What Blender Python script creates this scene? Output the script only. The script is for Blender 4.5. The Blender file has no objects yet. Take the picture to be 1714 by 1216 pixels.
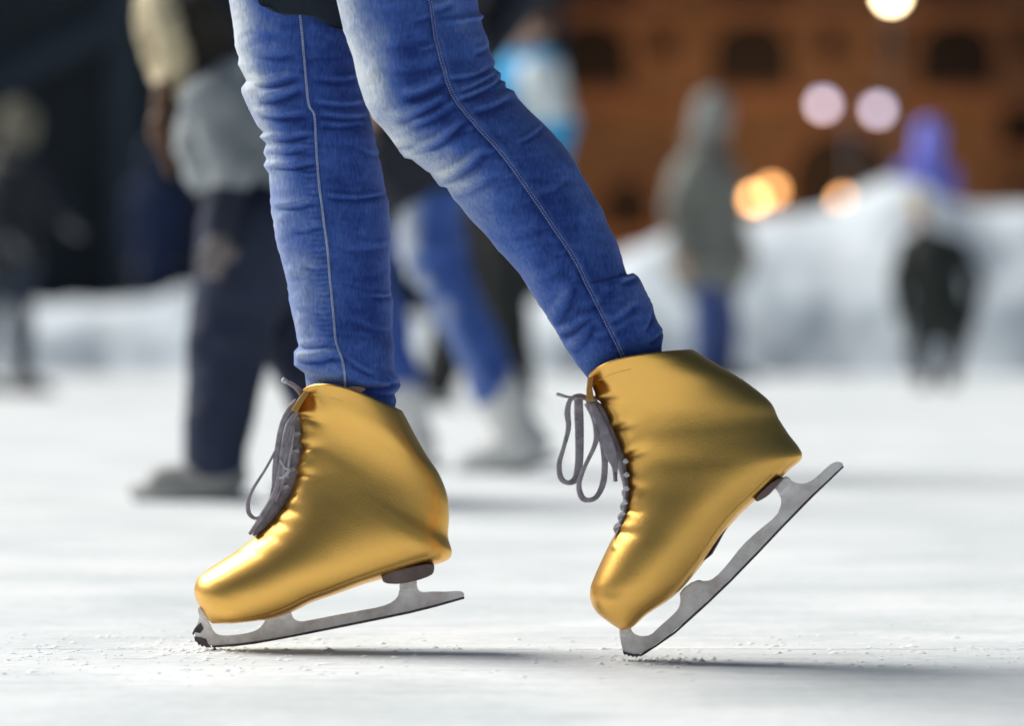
import bpy, bmesh, math, random
import numpy as np
from mathutils import Vector, noise as mnoise

random.seed(7); RNG = np.random.default_rng(7)
scene = bpy.context.scene
COL = scene.collection

# ------------------------------------------------------------------ camera
CAM_H = 0.355
FOCAL_MM = 135.0
W, H = 1714.0, 1216.0
F = FOCAL_MM / 36.0 * W                    # focal length in photo pixels
PITCH = math.atan((540 - H / 2) / F)       # the horizon lies at y = 540 in the photograph
cam = bpy.data.cameras.new('camera'); cam_ob = bpy.data.objects.new('camera', cam); COL.objects.link(cam_ob)
cam.lens = FOCAL_MM; cam.sensor_width = 36.0; cam.sensor_fit = 'HORIZONTAL'
cam.clip_start = 0.1; cam.clip_end = 2000
cam_ob.location = (0, 0, CAM_H); cam_ob.rotation_euler = (math.pi / 2 + PITCH, 0, 0)
cam.dof.use_dof = True; cam.dof.focus_distance = 4.08; cam.dof.aperture_fstop = 2.95; cam.dof.aperture_blades = 0
scene.camera = cam_ob

# ------------------------------------------------------------------ sky and floodlight
SUN_EL, SUN_AZ = math.radians(42), math.radians(-62)   # azimuth from straight ahead, minus = left
SUN_STRENGTH, SUN_ANGLE = 5.0, math.radians(38)
SKY_STRENGTH = 0.038
world = bpy.data.worlds.new('World'); scene.world = world; world.use_nodes = True
wn = world.node_tree; bg = wn.nodes['Background']
sky = wn.nodes.new('ShaderNodeTexSky'); sky.sky_type = 'NISHITA'; sky.sun_disc = False
sky.sun_elevation = SUN_EL; sky.sun_rotation = SUN_AZ
wn.links.new(sky.outputs[0], bg.inputs[0]); bg.inputs[1].default_value = SKY_STRENGTH
sun = bpy.data.lights.new('sun', 'SUN'); sun_ob = bpy.data.objects.new('sun', sun); COL.objects.link(sun_ob)
sun.energy = SUN_STRENGTH; sun.angle = SUN_ANGLE; sun.color = (1.0, 0.965, 0.91)
_sd = Vector((math.sin(SUN_AZ) * math.cos(SUN_EL), math.cos(SUN_AZ) * math.cos(SUN_EL), math.sin(SUN_EL)))
sun_ob.rotation_euler = _sd.to_track_quat('Z', 'Y').to_euler(); sun_ob.location = (-6, 10, 12)
scene.view_settings.view_transform = 'Standard'; scene.view_settings.look = 'None'
scene.view_settings.exposure = 0.11; scene.view_settings.gamma = 1.0
scene.render.engine = 'CYCLES'
scene.cycles.use_denoising = True; scene.cycles.max_bounces = 8; scene.cycles.diffuse_bounces = 4
scene.cycles.sample_clamp_indirect = 8.0

# ------------------------------------------------------------------ helpers
_fw = np.array([0, math.cos(PITCH), math.sin(PITCH)]); _up = np.array([0, -math.sin(PITCH), math.cos(PITCH)])
def P(px, py, D):
    """point seen at photo pixel (px, py) at distance D along the lens axis (works on arrays)"""
    px = np.asarray(px, float)[..., None]; py = np.asarray(py, float)[..., None]
    D = np.asarray(D, float); D = D[..., None] if D.ndim else D
    return np.array([0, 0, CAM_H]) + D * (_fw + (px - W / 2) / F * np.array([1.0, 0, 0]) + (H / 2 - py) / F * _up)

def tag(o, label=None, cat=None, group=None, kind=None):
    if label: o['label'] = label
    if cat: o['category'] = cat
    if group: o['group'] = group
    if kind: o['kind'] = kind
    return o

def empty(name, loc=(0, 0, 0)):
    o = bpy.data.objects.new(name, None); COL.objects.link(o); o.location = loc; o.empty_display_size = 0.1
    return o

def mesh_obj(name, verts, faces, mat, parent=None, smooth=True, origin=None):
    """link verts/faces (world coordinates) as one mesh object; origin = where its parent stands"""
    v = np.asarray(verts, float)
    off = np.zeros(3)
    if parent is not None:
        p = parent
        while p is not None:
            off = off + np.array(p.location); p = p.parent
    loc = np.zeros(3)
    if origin is not None: loc = np.asarray(origin, float) - off
    v = v - off - loc
    me = bpy.data.meshes.new(name); me.from_pydata([tuple(p) for p in v], [], [tuple(int(i) for i in f) for f in faces])
    me.validate(); me.update()
    for m in (mat if isinstance(mat, (list, tuple)) else [mat]): me.materials.append(m)
    if smooth: me.polygons.foreach_set('use_smooth', [True] * len(me.polygons))
    o = bpy.data.objects.new(name, me); COL.objects.link(o); o.location = loc
    if parent is not None: o.parent = parent
    return o

class MB:
    """collects shapes into one mesh"""
    def __init__(s): s.v = []; s.f = []; s.m = []
    def add(s, v, f, m=0):
        n = len(s.v); s.v += [tuple(p) for p in v]; s.f += [tuple(i + n for i in q) for q in f]; s.m += [m] * len(f)
    def box(s, a, b, m=0):
        (x0, y0, z0), (x1, y1, z1) = a, b
        v = [(x0, y0, z0), (x1, y0, z0), (x1, y1, z0), (x0, y1, z0), (x0, y0, z1), (x1, y0, z1), (x1, y1, z1), (x0, y1, z1)]
        s.add(v, [(0, 3, 2, 1), (4, 5, 6, 7), (0, 1, 5, 4), (1, 2, 6, 5), (2, 3, 7, 6), (3, 0, 4, 7)], m)
    def tube(s, pts, ra, rb=None, up=(0, 1, 0), n=10, m=0, caps=True):
        """sweep an ellipse along pts; ra = half width across (perpendicular to up), rb = half thickness along up"""
        pts = np.asarray(pts, float); k = len(pts)
        ra = np.broadcast_to(np.asarray(ra, float), (k,)); rb = ra if rb is None else np.broadcast_to(np.asarray(rb, float), (k,))
        up = np.broadcast_to(np.asarray(up, float), (k, 3))
        t = np.gradient(pts, axis=0); t /= np.linalg.norm(t, axis=1)[:, None] + 1e-12
        u = up - (up * t).sum(1)[:, None] * t; u /= np.linalg.norm(u, axis=1)[:, None] + 1e-12
        w = np.cross(t, u)
        a = np.linspace(0, 2 * np.pi, n, endpoint=False)
        v = pts[:, None] + ra[:, None, None] * np.cos(a)[None, :, None] * w[:, None] + rb[:, None, None] * np.sin(a)[None, :, None] * u[:, None]
        f = [(i * n + j, i * n + (j + 1) % n, (i + 1) * n + (j + 1) % n, (i + 1) * n + j) for i in range(k - 1) for j in range(n)]
        if caps: f += [tuple(range(n))[::-1], tuple((k - 1) * n + j for j in range(n))]
        s.add(v.reshape(-1, 3), f, m)
    def build(s, name, mat, parent=None, smooth=False, bevel=0, origin=None):
        o = mesh_obj(name, s.v, s.f, mat, parent, smooth, origin)
        if len(set(s.m)) > 1:
            for p, k in zip(o.data.polygons, s.m): p.material_index = k
        bm = bmesh.new(); bm.from_mesh(o.data); bmesh.ops.recalc_face_normals(bm, faces=bm.faces)
        if bevel:
            es = [e for e in bm.edges if e.is_manifold and e.calc_face_angle(0) > 0.6]
            bmesh.ops.bevel(bm, geom=es, offset=bevel, segments=2, affect='EDGES', profile=0.6, clamp_overlap=True)
        bm.to_mesh(o.data); bm.free()
        return o

def cr(pts, n, closed=False):
    """Catmull-Rom resample"""
    p = np.asarray(pts, float); k = len(p)
    e = np.vstack([2 * p[0] - p[1], p, 2 * p[-1] - p[-2]])
    t = np.linspace(0, k - 1, n); i = np.minimum(t.astype(int), k - 2); u = (t - i)[:, None]
    a, b, c, d = e[i], e[i + 1], e[i + 2], e[i + 3]
    return 0.5 * (2 * b + (c - a) * u + (2 * a - 5 * b + 4 * c - d) * u ** 2 + (3 * b - 3 * c + d - a) * u ** 3)

def chaikin(p, k=1):
    p = np.asarray(p, float)
    for _ in range(k):
        q = np.roll(p, -1, 0); p = np.stack([0.75 * p + 0.25 * q, 0.25 * p + 0.75 * q], 1).reshape(-1, 2)
    return p

def arclen(p, n):
    p = np.asarray(p, float); s = np.r_[0, np.cumsum(np.linalg.norm(np.diff(p, axis=0), axis=1))]
    t = np.linspace(0, s[-1], n)
    return np.stack([np.interp(t, s, p[:, j]) for j in range(p.shape[1])], 1)

def fbm(v, scale, octaves=3, seed=0):
    out = np.empty(len(v))
    for i, p in enumerate(v):
        out[i] = mnoise.fractal(Vector((p[0] * scale + seed, p[1] * scale, p[2] * scale)), 1.0, 2.0, octaves)
    return out

# ------------------------------------------------------------------ materials
def mat(name, color, rough=0.6, metal=0.0, spec=0.5, var=0.0, vscale=8.0, bump=0.0, bscale=200.0, color2=None, emit=None, estr=0.0, sheen=0.0):
    m = bpy.data.materials.new(name); m.use_nodes = True
    nt = m.node_tree; b = nt.nodes['Principled BSDF']
    b.inputs['Base Color'].default_value = (*color, 1); b.inputs['Roughness'].default_value = rough
    b.inputs['Metallic'].default_value = metal; b.inputs['Specular IOR Level'].default_value = spec
    if sheen: b.inputs['Sheen Weight'].default_value = sheen
    co = nt.nodes.new('ShaderNodeTexCoord')
    if var or color2:
        nz = nt.nodes.new('ShaderNodeTexNoise'); nz.inputs['Scale'].default_value = vscale; nz.inputs['Detail'].default_value = 6; nz.inputs['Roughness'].default_value = 0.65
        nt.links.new(co.outputs['Object'], nz.inputs['Vector'])
        rp = nt.nodes.new('ShaderNodeValToRGB'); rp.color_ramp.elements[0].position = 0.32; rp.color_ramp.elements[1].position = 0.68
        c2 = color2 or tuple(min(1, c * (1 + var)) for c in color); c1 = color if color2 else tuple(c * (1 - var) for c in color)
        rp.color_ramp.elements[0].color = (*c1, 1); rp.color_ramp.elements[1].color = (*c2, 1)
        nt.links.new(nz.outputs['Fac'], rp.inputs[0]); nt.links.new(rp.outputs[0], b.inputs['Base Color'])
    if bump:
        n2 = nt.nodes.new('ShaderNodeTexNoise'); n2.inputs['Scale'].default_value = bscale; n2.inputs['Detail'].default_value = 4
        nt.links.new(co.outputs['Object'], n2.inputs['Vector'])
        bp = nt.nodes.new('ShaderNodeBump'); bp.inputs['Strength'].default_value = bump; bp.inputs['Distance'].default_value = 0.002
        nt.links.new(n2.outputs['Fac'], bp.inputs['Height']); nt.links.new(bp.outputs[0], b.inputs['Normal'])
    if emit:
        b.inputs['Emission Color'].default_value = (*emit, 1); b.inputs['Emission Strength'].default_value = estr
    return m

def gold_material():
    m = mat('gold_stretch_fabric', (0.82, 0.48, 0.125), rough=0.45, metal=1.0)
    nt = m.node_tree; b = nt.nodes['Principled BSDF']; co = nt.nodes['Texture Coordinate']
    n1 = nt.nodes.new('ShaderNodeTexNoise'); n1.inputs['Scale'].default_value = 620; n1.inputs['Detail'].default_value = 3
    n2 = nt.nodes.new('ShaderNodeTexNoise'); n2.inputs['Scale'].default_value = 28; n2.inputs['Detail'].default_value = 3
    for n in (n1, n2): nt.links.new(co.outputs['Object'], n.inputs['Vector'])
    b1 = nt.nodes.new('ShaderNodeBump'); b1.inputs['Strength'].default_value = 0.34; b1.inputs['Distance'].default_value = 0.0006
    b2 = nt.nodes.new('ShaderNodeBump'); b2.inputs['Strength'].default_value = 0.03; b2.inputs['Distance'].default_value = 0.004
    nt.links.new(n1.outputs['Fac'], b1.inputs['Height']); nt.links.new(n2.outputs['Fac'], b2.inputs['Height'])
    nt.links.new(b2.outputs[0], b1.inputs['Normal']); nt.links.new(b1.outputs[0], b.inputs['Normal'])
    mr = nt.nodes.new('ShaderNodeMapRange'); mr.inputs['To Min'].default_value = 0.31; mr.inputs['To Max'].default_value = 0.45
    nt.links.new(n1.outputs['Fac'], mr.inputs['Value']); nt.links.new(mr.outputs[0], b.inputs['Roughness'])
    return m

def denim_material(name, dark, light):
    """indigo denim, worn pale where the 'fade' attribute is high, with fine twill"""
    m = bpy.data.materials.new(name); m.use_nodes = True; nt = m.node_tree; b = nt.nodes['Principled BSDF']; L = nt.links.new
    b.inputs['Roughness'].default_value = 0.85; b.inputs['Specular IOR Level'].default_value = 0.2; b.inputs['Sheen Weight'].default_value = 0.15
    co = nt.nodes.new('ShaderNodeTexCoord')
    at = nt.nodes.new('ShaderNodeAttribute'); at.attribute_name = 'fade'
    mp = nt.nodes.new('ShaderNodeMapping'); mp.inputs['Scale'].default_value = (1.0, 1.0, 0.25); L(co.outputs['Object'], mp.inputs['Vector'])
    n1 = nt.nodes.new('ShaderNodeTexNoise'); n1.inputs['Scale'].default_value = 420; n1.inputs['Detail'].default_value = 4; L(mp.outputs[0], n1.inputs['Vector'])
    n2 = nt.nodes.new('ShaderNodeTexNoise'); n2.inputs['Scale'].default_value = 22; n2.inputs['Detail'].default_value = 5; L(co.outputs['Object'], n2.inputs['Vector'])
    a1 = nt.nodes.new('ShaderNodeMath'); a1.operation = 'MULTIPLY_ADD'; a1.inputs[1].default_value = 0.50; L(n1.outputs['Fac'], a1.inputs[0]); L(at.outputs['Fac'], a1.inputs[2])
    a2 = nt.nodes.new('ShaderNodeMath'); a2.operation = 'MULTIPLY_ADD'; a2.inputs[1].default_value = 0.55; L(n2.outputs['Fac'], a2.inputs[0]); L(a1.outputs[0], a2.inputs[2])
    a3 = nt.nodes.new('ShaderNodeMath'); a3.operation = 'SUBTRACT'; a3.inputs[1].default_value = 0.46; a3.use_clamp = True; L(a2.outputs[0], a3.inputs[0])
    rp = nt.nodes.new('ShaderNodeValToRGB'); e = rp.color_ramp.elements
    e[0].position = 0.0; e[0].color = (*dark, 1); e[1].position = 1.0; e[1].color = (*light, 1)
    k = e.new(0.30); k.color = (0.052, 0.118, 0.405, 1); k = e.new(0.62); k.color = (0.19, 0.26, 0.47, 1)
    L(a3.outputs[0], rp.inputs[0]); L(rp.outputs[0], b.inputs['Base Color'])
    wv = nt.nodes.new('ShaderNodeTexWave'); wv.bands_direction = 'DIAGONAL'; wv.inputs['Scale'].default_value = 330; wv.inputs['Distortion'].default_value = 3; wv.inputs['Detail'].default_value = 2
    L(co.outputs['Object'], wv.inputs['Vector'])
    ad = nt.nodes.new('ShaderNodeMath'); ad.operation = 'MULTIPLY_ADD'; ad.inputs[1].default_value = 0.5; L(wv.outputs['Fac'], ad.inputs[0]); L(n1.outputs['Fac'], ad.inputs[2])
    bp = nt.nodes.new('ShaderNodeBump'); bp.inputs['Strength'].default_value = 0.3; bp.inputs['Distance'].default_value = 0.0008
    L(ad.outputs[0], bp.inputs['Height']); L(bp.outputs[0], b.inputs['Normal'])
    return m

def ice_material():
    m = bpy.data.materials.new('scratched_rink_ice'); m.use_nodes = True; nt = m.node_tree; b = nt.nodes['Principled BSDF']; L = nt.links.new
    b.inputs['Specular IOR Level'].default_value = 0.35
    co = nt.nodes.new('ShaderNodeTexCoord')
    def noise(scale, sc, detail=5, rough=0.6, rot=0.0):
        mp = nt.nodes.new('ShaderNodeMapping'); mp.inputs['Scale'].default_value = sc; mp.inputs['Rotation'].default_value = (0, 0, rot); L(co.outputs['Object'], mp.inputs['Vector'])
        n = nt.nodes.new('ShaderNodeTexNoise'); n.inputs['Scale'].default_value = scale; n.inputs['Detail'].default_value = detail; n.inputs['Roughness'].default_value = rough
        L(mp.outputs[0], n.inputs['Vector']); return n.outputs['Fac']
    def ramp(src, p0, p1, c0, c1):
        r = nt.nodes.new('ShaderNodeValToRGB'); r.color_ramp.elements[0].position = p0; r.color_ramp.elements[1].position = p1
        r.color_ramp.elements[0].color = (*c0, 1); r.color_ramp.elements[1].color = (*c1, 1); L(src, r.inputs[0]); return r.outputs[0]
    def mix(fac, a, c, mode='MULTIPLY'):
        x = nt.nodes.new('ShaderNodeMix'); x.data_type = 'RGBA'; x.blend_type = mode
        if isinstance(fac, float): x.inputs[0].default_value = fac
        else: L(fac, x.inputs[0])
        L(a, x.inputs[6]); L(c, x.inputs[7]); return x.outputs[2]
    big = ramp(noise(2.4, (0.8, 1, 1), 7, 0.65), 0.38, 0.62, (0.72, 0.765, 0.77), (0.92, 0.94, 0.94))
    w1 = (1, 1, 1)
    sc1 = ramp(noise(14, (0.25, 4.0, 1), 6, 0.7, 0.06), 0.30, 0.50, (0.80, 0.83, 0.83), w1)
    sc2 = ramp(noise(30, (0.12, 5.0, 1), 4, 0.6, -0.12), 0.27, 0.37, (0.78, 0.81, 0.81), w1)
    sp = ramp(noise(120, (0.4, 1.0, 1), 3), 0.28, 0.40, (0.82, 0.84, 0.84), w1)
    sc3 = ramp(noise(22, (0.10, 6.0, 1), 5, 0.65, 0.5), 0.28, 0.40, (0.84, 0.86, 0.86), w1)
    sc4 = ramp(noise(40, (1, 1.6, 1), 6, 0.7), 0.36, 0.56, (0.88, 0.90, 0.90), w1)
    c = mix(1.0, mix(1.0, mix(1.0, mix(1.0, mix(1.0, big, sc1), sc2), sp), sc3), sc4)
    def math_(op, a, b_=None, c_=None):
        n = nt.nodes.new('ShaderNodeMath'); n.operation = op
        for k_, q in enumerate((a, b_, c_)):
            if q is None: continue
            if isinstance(q, (int, float)): n.inputs[k_].default_value = q
            else: L(q, n.inputs[k_])
        return n.outputs[0]
    sep = nt.nodes.new('ShaderNodeSeparateXYZ'); L(co.outputs['Object'], sep.inputs[0])
    for y0, wd, gate, shade in ((4.163, .0030, .46, .42), (4.045, .0022, .55, .6), (4.31, .003, .56, .6), (3.86, .003, .57, .7)):   # old blade cuts
        wob = math_('MULTIPLY_ADD', noise(3 + y0, (1, 0, 0), 3), .03, y0 - .015)
        dist = math_('ABSOLUTE', math_('SUBTRACT', sep.outputs[1], wob))
        near = math_('LESS_THAN', dist, wd)
        on = math_('GREATER_THAN', noise(9 + y0, (1, .2, 0), 5, .75), gate)
        line = math_('MULTIPLY', near, on)
        dk = nt.nodes.new('ShaderNodeRGB'); dk.outputs[0].default_value = (shade, shade * 1.02, shade, 1)
        c = mix(line, c, dk.outputs[0])
    L(c, b.inputs['Base Color'])
    rr = nt.nodes.new('ShaderNodeMapRange'); rr.inputs['To Min'].default_value = 0.36; rr.inputs['To Max'].default_value = 0.75
    L(noise(5, (0.5, 1.5, 1), 5), rr.inputs['Value']); L(rr.outputs[0], b.inputs['Roughness'])
    bp = nt.nodes.new('ShaderNodeBump'); bp.inputs['Strength'].default_value = 0.35; bp.inputs['Distance'].default_value = 0.004
    ad = nt.nodes.new('ShaderNodeMath'); ad.operation = 'ADD'; L(noise(14, (0.25, 4.0, 1), 6, 0.7, 0.06), ad.inputs[0]); L(noise(60, (0.5, 1, 1), 4), ad.inputs[1])
    L(ad.outputs[0], bp.inputs['Height']); L(bp.outputs[0], b.inputs['Normal'])
    return m

M = dict(
    gold=gold_material(),
    denim=denim_material('worn_blue_denim', (0.014, 0.044, 0.225), (0.60, 0.65, 0.70)),
    denim_plain=mat('blue_denim', (0.03, 0.055, 0.19), 0.85, color2=(0.06, 0.10, 0.28), vscale=18, bump=0.3),
    thread=mat('pale_seam_thread', (0.42, 0.45, 0.55), 0.8, var=0.3, vscale=300),
    goldthread=mat('gold_thread', (0.85, 0.62, 0.25), 0.55, metal=0.6),
    lining=mat('amber_lining', (0.42, 0.22, 0.045), 0.75, var=0.15, vscale=60, bump=0.2),
    lace=mat('grey_lace', (0.30, 0.275, 0.31), 0.85, var=0.35, vscale=90, bump=0.5, bscale=900),
    lace_dark=mat('dark_grey_tongue', (0.22, 0.20, 0.23), 0.85, var=0.4, vscale=60, bump=0.5, bscale=600),
    lace_white=mat('pale_lace', (0.45, 0.46, 0.5), 0.8, var=0.3, vscale=150),
    aglet=mat('clear_lace_tip', (0.45, 0.45, 0.48), 0.3),
    blade=mat('worn_white_blade', (0.62, 0.55, 0.52), 0.4, color2=(0.97, 0.96, 0.96), vscale=38, bump=0.4, bscale=90),
    runner=mat('dark_steel_edge', (0.045, 0.035, 0.04), 0.4, metal=0.7, color2=(0.14, 0.11, 0.12), vscale=120),
    heel=mat('brown_leather_heel', (0.17, 0.12, 0.11), 0.55, var=0.3, vscale=30, bump=0.2, bscale=100),
    sole=mat('dark_sole', (0.09, 0.05, 0.045), 0.6, var=0.3, vscale=30),
    skin=mat('skin', (0.55, 0.34, 0.25), 0.5, var=0.08, vscale=30),
    eye=mat('dark_eye', (0.02, 0.02, 0.02), 0.2),
    hair=mat('brown_hair', (0.10, 0.045, 0.02), 0.6, var=0.4, vscale=60),
    ice=ice_material(),
    snow=mat('packed_snow', (0.53, 0.61, 0.67), 0.85, color2=(0.67, 0.73, 0.77), vscale=1.5, bump=0.5, bscale=14),
    shaving=mat('ice_shavings', (0.86, 0.89, 0.90), 0.6),
    asphalt=mat('dark_asphalt', (0.035, 0.035, 0.037), 0.9, var=0.3, vscale=3),
    hall=mat('dark_navy_panel', (0.022, 0.030, 0.042), 0.6, color2=(0.034, 0.048, 0.064), vscale=0.8),
    hall_trim=mat('slate_trim', (0.075, 0.10, 0.13), 0.6, var=0.2),
    hall_blue=mat('deep_blue_panel', (0.012, 0.025, 0.075), 0.6, var=0.3),
    roof=mat('dark_roof', (0.02, 0.02, 0.025), 0.8, var=0.2),
    facade=mat('ochre_render', (0.065, 0.050, 0.040), 0.85, color2=(0.17, 0.12, 0.075), vscale=0.35, bump=0.2, bscale=4),
    stone=mat('brown_stone_trim', (0.18, 0.11, 0.07), 0.8, var=0.2, vscale=1),
    glass_dark=mat('dark_window_pane', (0.008, 0.008, 0.010), 0.6, spec=.2),
    wood_dark=mat('dark_door', (0.006, 0.005, 0.005), 0.8, var=0.3),
    post=mat('black_iron', (0.008, 0.008, 0.009), 0.6),
)
def cloth(name, c, c2=None, vscale=14): return mat(name, c, 0.85, color2=c2 or tuple(x * 1.4 for x in c), vscale=vscale, bump=0.4, bscale=60)

# ------------------------------------------------------------------ ground
def grid_sheet(name, x0, x1, y0, y1, z, nx, ny, m):
    xs = np.linspace(x0, x1, nx); ys = np.linspace(y0, y1, ny)
    v = [(x, y, z) for y in ys for x in xs]
    f = [(j * nx + i, j * nx + i + 1, (j + 1) * nx + i + 1, (j + 1) * nx + i) for j in range(ny - 1) for i in range(nx - 1)]
    return mesh_obj(name, v, f, m, smooth=False)
tag(grid_sheet('ground', -400, 400, -200, 600, -0.03, 2, 2, M['asphalt']), 'dark asphalt square beyond the rink', kind='structure')

ICE_D0 = 4.15
def build_ice():
    """one sheet; a strip round the skaters is finer and carries the cut blade groove and low scuffs"""
    o = grid_sheet('ice_rink', -22, 22, -14, 29, 0.0, 2, 2, M['ice'])
    return tag(o, 'white scratched skating rink ice', kind='structure')
build_ice()

# snow bank: a ridge of shovelled snow along the far side of the rink
def bank_top(px):
    xs = [-2600, -900, -300, 0, 150, 270, 320, 370, 480, 620, 760, 900, 1000, 1050, 1130, 1250, 1330, 1390, 1440, 1485, 1540, 1590, 1640, 1714, 2000, 2600, 4300]
    ys = [505, 502, 502, 502, 500, 492, 470, 492, 505, 520, 540, 500, 455, 415, 384, 364, 356, 342, 314, 292, 296, 330, 345, 338, 350, 300, 330]
    return np.interp(px, xs, ys)
def bank_z(x, y):
    D0, D1, D2 = 25.3, 27.4, 31.2
    px = W / 2 + x / 27.4 * F
    top = (540 - bank_top(px)) / (F / 27.4) + CAM_H
    t = np.where(y < D1, np.clip((y - D0) / (D1 - D0), 0, 1), np.clip((D2 - y) / (D2 - D1), 0, 1))
    s = np.where(y < D1, np.sin(t * np.pi / 2) ** np.interp(top, [.5, 1.1], [.3, .75]), t * t * (3 - 2 * t))
    return top * s
def build_bank():
    xs = np.linspace(-14, 15, 320); ys = np.linspace(25.2, 31.4, 70)
    X, Y = np.meshgrid(xs, ys); Z = bank_z(X, Y)
    v = np.stack([X.ravel(), Y.ravel(), Z.ravel()], 1)
    n = fbm(v, 1.1, 4) * 0.045 + fbm(v, 4.0, 3, 9) * 0.03 - .02
    v[:, 2] += n * np.clip(v[:, 2] / 0.4, 0, 1); v[:, 2] = np.maximum(v[:, 2], -0.02)
    v[:, 1] += fbm(v, 1.7, 3, 30) * 0.15
    nx = len(xs); f = [(j * nx + i, j * nx + i + 1, (j + 1) * nx + i + 1, (j + 1) * nx + i) for j in range(len(ys) - 1) for i in range(nx - 1)]
    tag(mesh_obj('snow_bank', v, f, M['snow']), 'long heap of shovelled snow along the far edge of the rink', kind='structure')
build_bank()

# ------------------------------------------------------------------ buildings
def px_x(px, D): return float(P(px, 540, D)[0])
def px_z(py, D): return float(P(857, py, D)[2])

def build_hall():
    D = 42.0; x0, x1 = px_x(-900, D), px_x(945, D); y0, y1 = D, D + 16
    root = tag(empty('hall', ((x0 + x1) / 2, D, 0)), 'long dark navy hall behind the left end of the rink', 'building')
    b = MB(); b.box((x0, y0, -0.02), (x1, y1, 6.2))
    b.build('wall', M['hall'], root)
    r = MB(); zz = 6.2
    r.add([(x0 - .5, y0 - .6, zz), (x1 + .5, y0 - .6, zz), (x1 + .5, y1 + .6, zz), (x0 - .5, y1 + .6, zz), (x0 - .5, (y0 + y1) / 2, 8.2), (x1 + .5, (y0 + y1) / 2, 8.2)],
          [(0, 1, 5, 4), (2, 3, 4, 5), (1, 2, 5), (3, 0, 4), (0, 3, 2, 1)])
    r.build('roof', M['roof'], root)
    a = MB()   # sloping slate awning arm
    p0, p1 = P(-60, 170, D - .5), P(215, 30, D - .5)
    a.tube([p0, p1], 0.16, 0.08, up=(0, 1, 0), n=8); a.build('awning_beam', M['hall_trim'], root, bevel=0)
    c = MB(); c.box((px_x(188, D), D - .30, 0), (px_x(238, D), D - .003, 5.9)); c.build('pilaster', M['hall_trim'], root)
    for a0, a1, zt in ((205, 300, 330), (20, 60, 470)):
        d = MB(); d.box((px_x(a0, D), D - .08, 0), (px_x(a1, D), D - .004, px_z(zt, D)))
        d.build('door', M['hall_blue'], root, bevel=0.01)
    for k in range(6):
        xx = px_x(-420 + 230 * k, D)
        w = MB(); w.box((xx, D - .06, 4.2), (xx + .75, D - .005, 5.3)); fr = w.build('window', M['hall_trim'], root)
        q = MB(); q.box((xx + .06, D - .07, 4.26), (xx + .69, D - .061, 5.24)); q.build('pane', M['glass_dark'], fr)
build_hall()

def arch_profile(cx, w, z0, z1, n=10):
    r = w / 2; h = min(r, (z1 - z0) * 0.45)
    pts = [(cx - r, z0), (cx + r, z0), (cx + r, z1 - h)]
    pts += [(cx + r * math.cos(a), z1 - h + h * math.sin(a)) for a in np.linspace(0, math.pi, n)[1:-1]] + [(cx - r, z1 - h)]
    return pts
def prism_y(b, prof, y0, y1, m=0):
    n = len(prof); v = [(x, y0, z) for x, z in prof] + [(x, y1, z) for x, z in prof]
    b.add(v, [tuple(range(n)), tuple(range(2 * n - 1, n - 1, -1))] + [(i, n + i, n + (i + 1) % n, (i + 1) % n) for i in range(n)], m)

def build_palace():
    D = 100.0; x0, x1 = px_x(640, D), px_x(2900, D); top = 13.5
    root = tag(empty('palace', ((x0 + x1) / 2, D, 0)), 'ochre floodlit palace front with rows of dark arched windows beyond the snow', 'building')
    wins = []      # centre px, width px, bottom py, top py
    for px in (700, 850, 990, 1258, 1600, 1900, 2200, 2500): wins.append((px, 132, 146, 34))
    for px in (1110, 1392, 1490, 1712, 2050): wins.append((px, 46, 100, 50))
    for px in (760, 1050, 1712, 1960, 2260): wins.append((px, 84, 385, 300) if px == 1050 else (px, 80, 245, 160))
    for px in (800, 1000, 1265, 1600, 1850): wins.append((px, 130, 10, -90))
    door = (1410, 180, 560, 215)
    wall = MB(); prof = [(x0, -0.02), (x1, -0.02), (x1, top), (x0, top)]
    wall.box((x0, D, -0.02), (x1, D + 14, top)); wall.build('wall', M['facade'], root)
    r = MB(); r.box((x0 - .5, D - .5, top), (x1 + .5, D + 14.5, top + .8)); r.build('roof', M['roof'], root)
    for i, py in enumerate((18, 172)):
        c = MB(); c.box((x0, D - .35, px_z(py + 9, D)), (x1, D - .003, px_z(py - 9, D))); c.build('cornice', M['stone'], root, bevel=0.05)
    for px, w, pb, pt in wins:
        cx = px_x(px, D); ww = w / 64.27; zb, zt = px_z(pb, D), px_z(pt, D)
        fr = MB(); prism_y(fr, arch_profile(cx, ww + .3, zb - .15, zt + .15), D - .12, D - .004); f = fr.build('window', M['stone'], root)
        gl = MB(); prism_y(gl, arch_profile(cx, ww, zb, zt), D - .14, D - .122); gl.build('pane', M['glass_dark'], f)
        if w > 60:
            si = MB(); si.box((cx - ww / 2 - .3, D - .4, zb - .35), (cx + ww / 2 + .3, D - .005, zb - .16)); si.build('sill', M['stone'], f)
    cx = px_x(door[0], D); ww = door[1] / 64.27; zt = px_z(door[3], D)
    fr = MB(); prism_y(fr, arch_profile(cx, ww + .4, 0, zt + .2), D - .12, D - .004); f = fr.build('door', M['stone'], root)
    gl = MB(); prism_y(gl, arch_profile(cx, ww, 0.002, zt), D - .16, D - .122); gl.build('door_leaf', M['wood_dark'], f)
build_palace()

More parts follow.
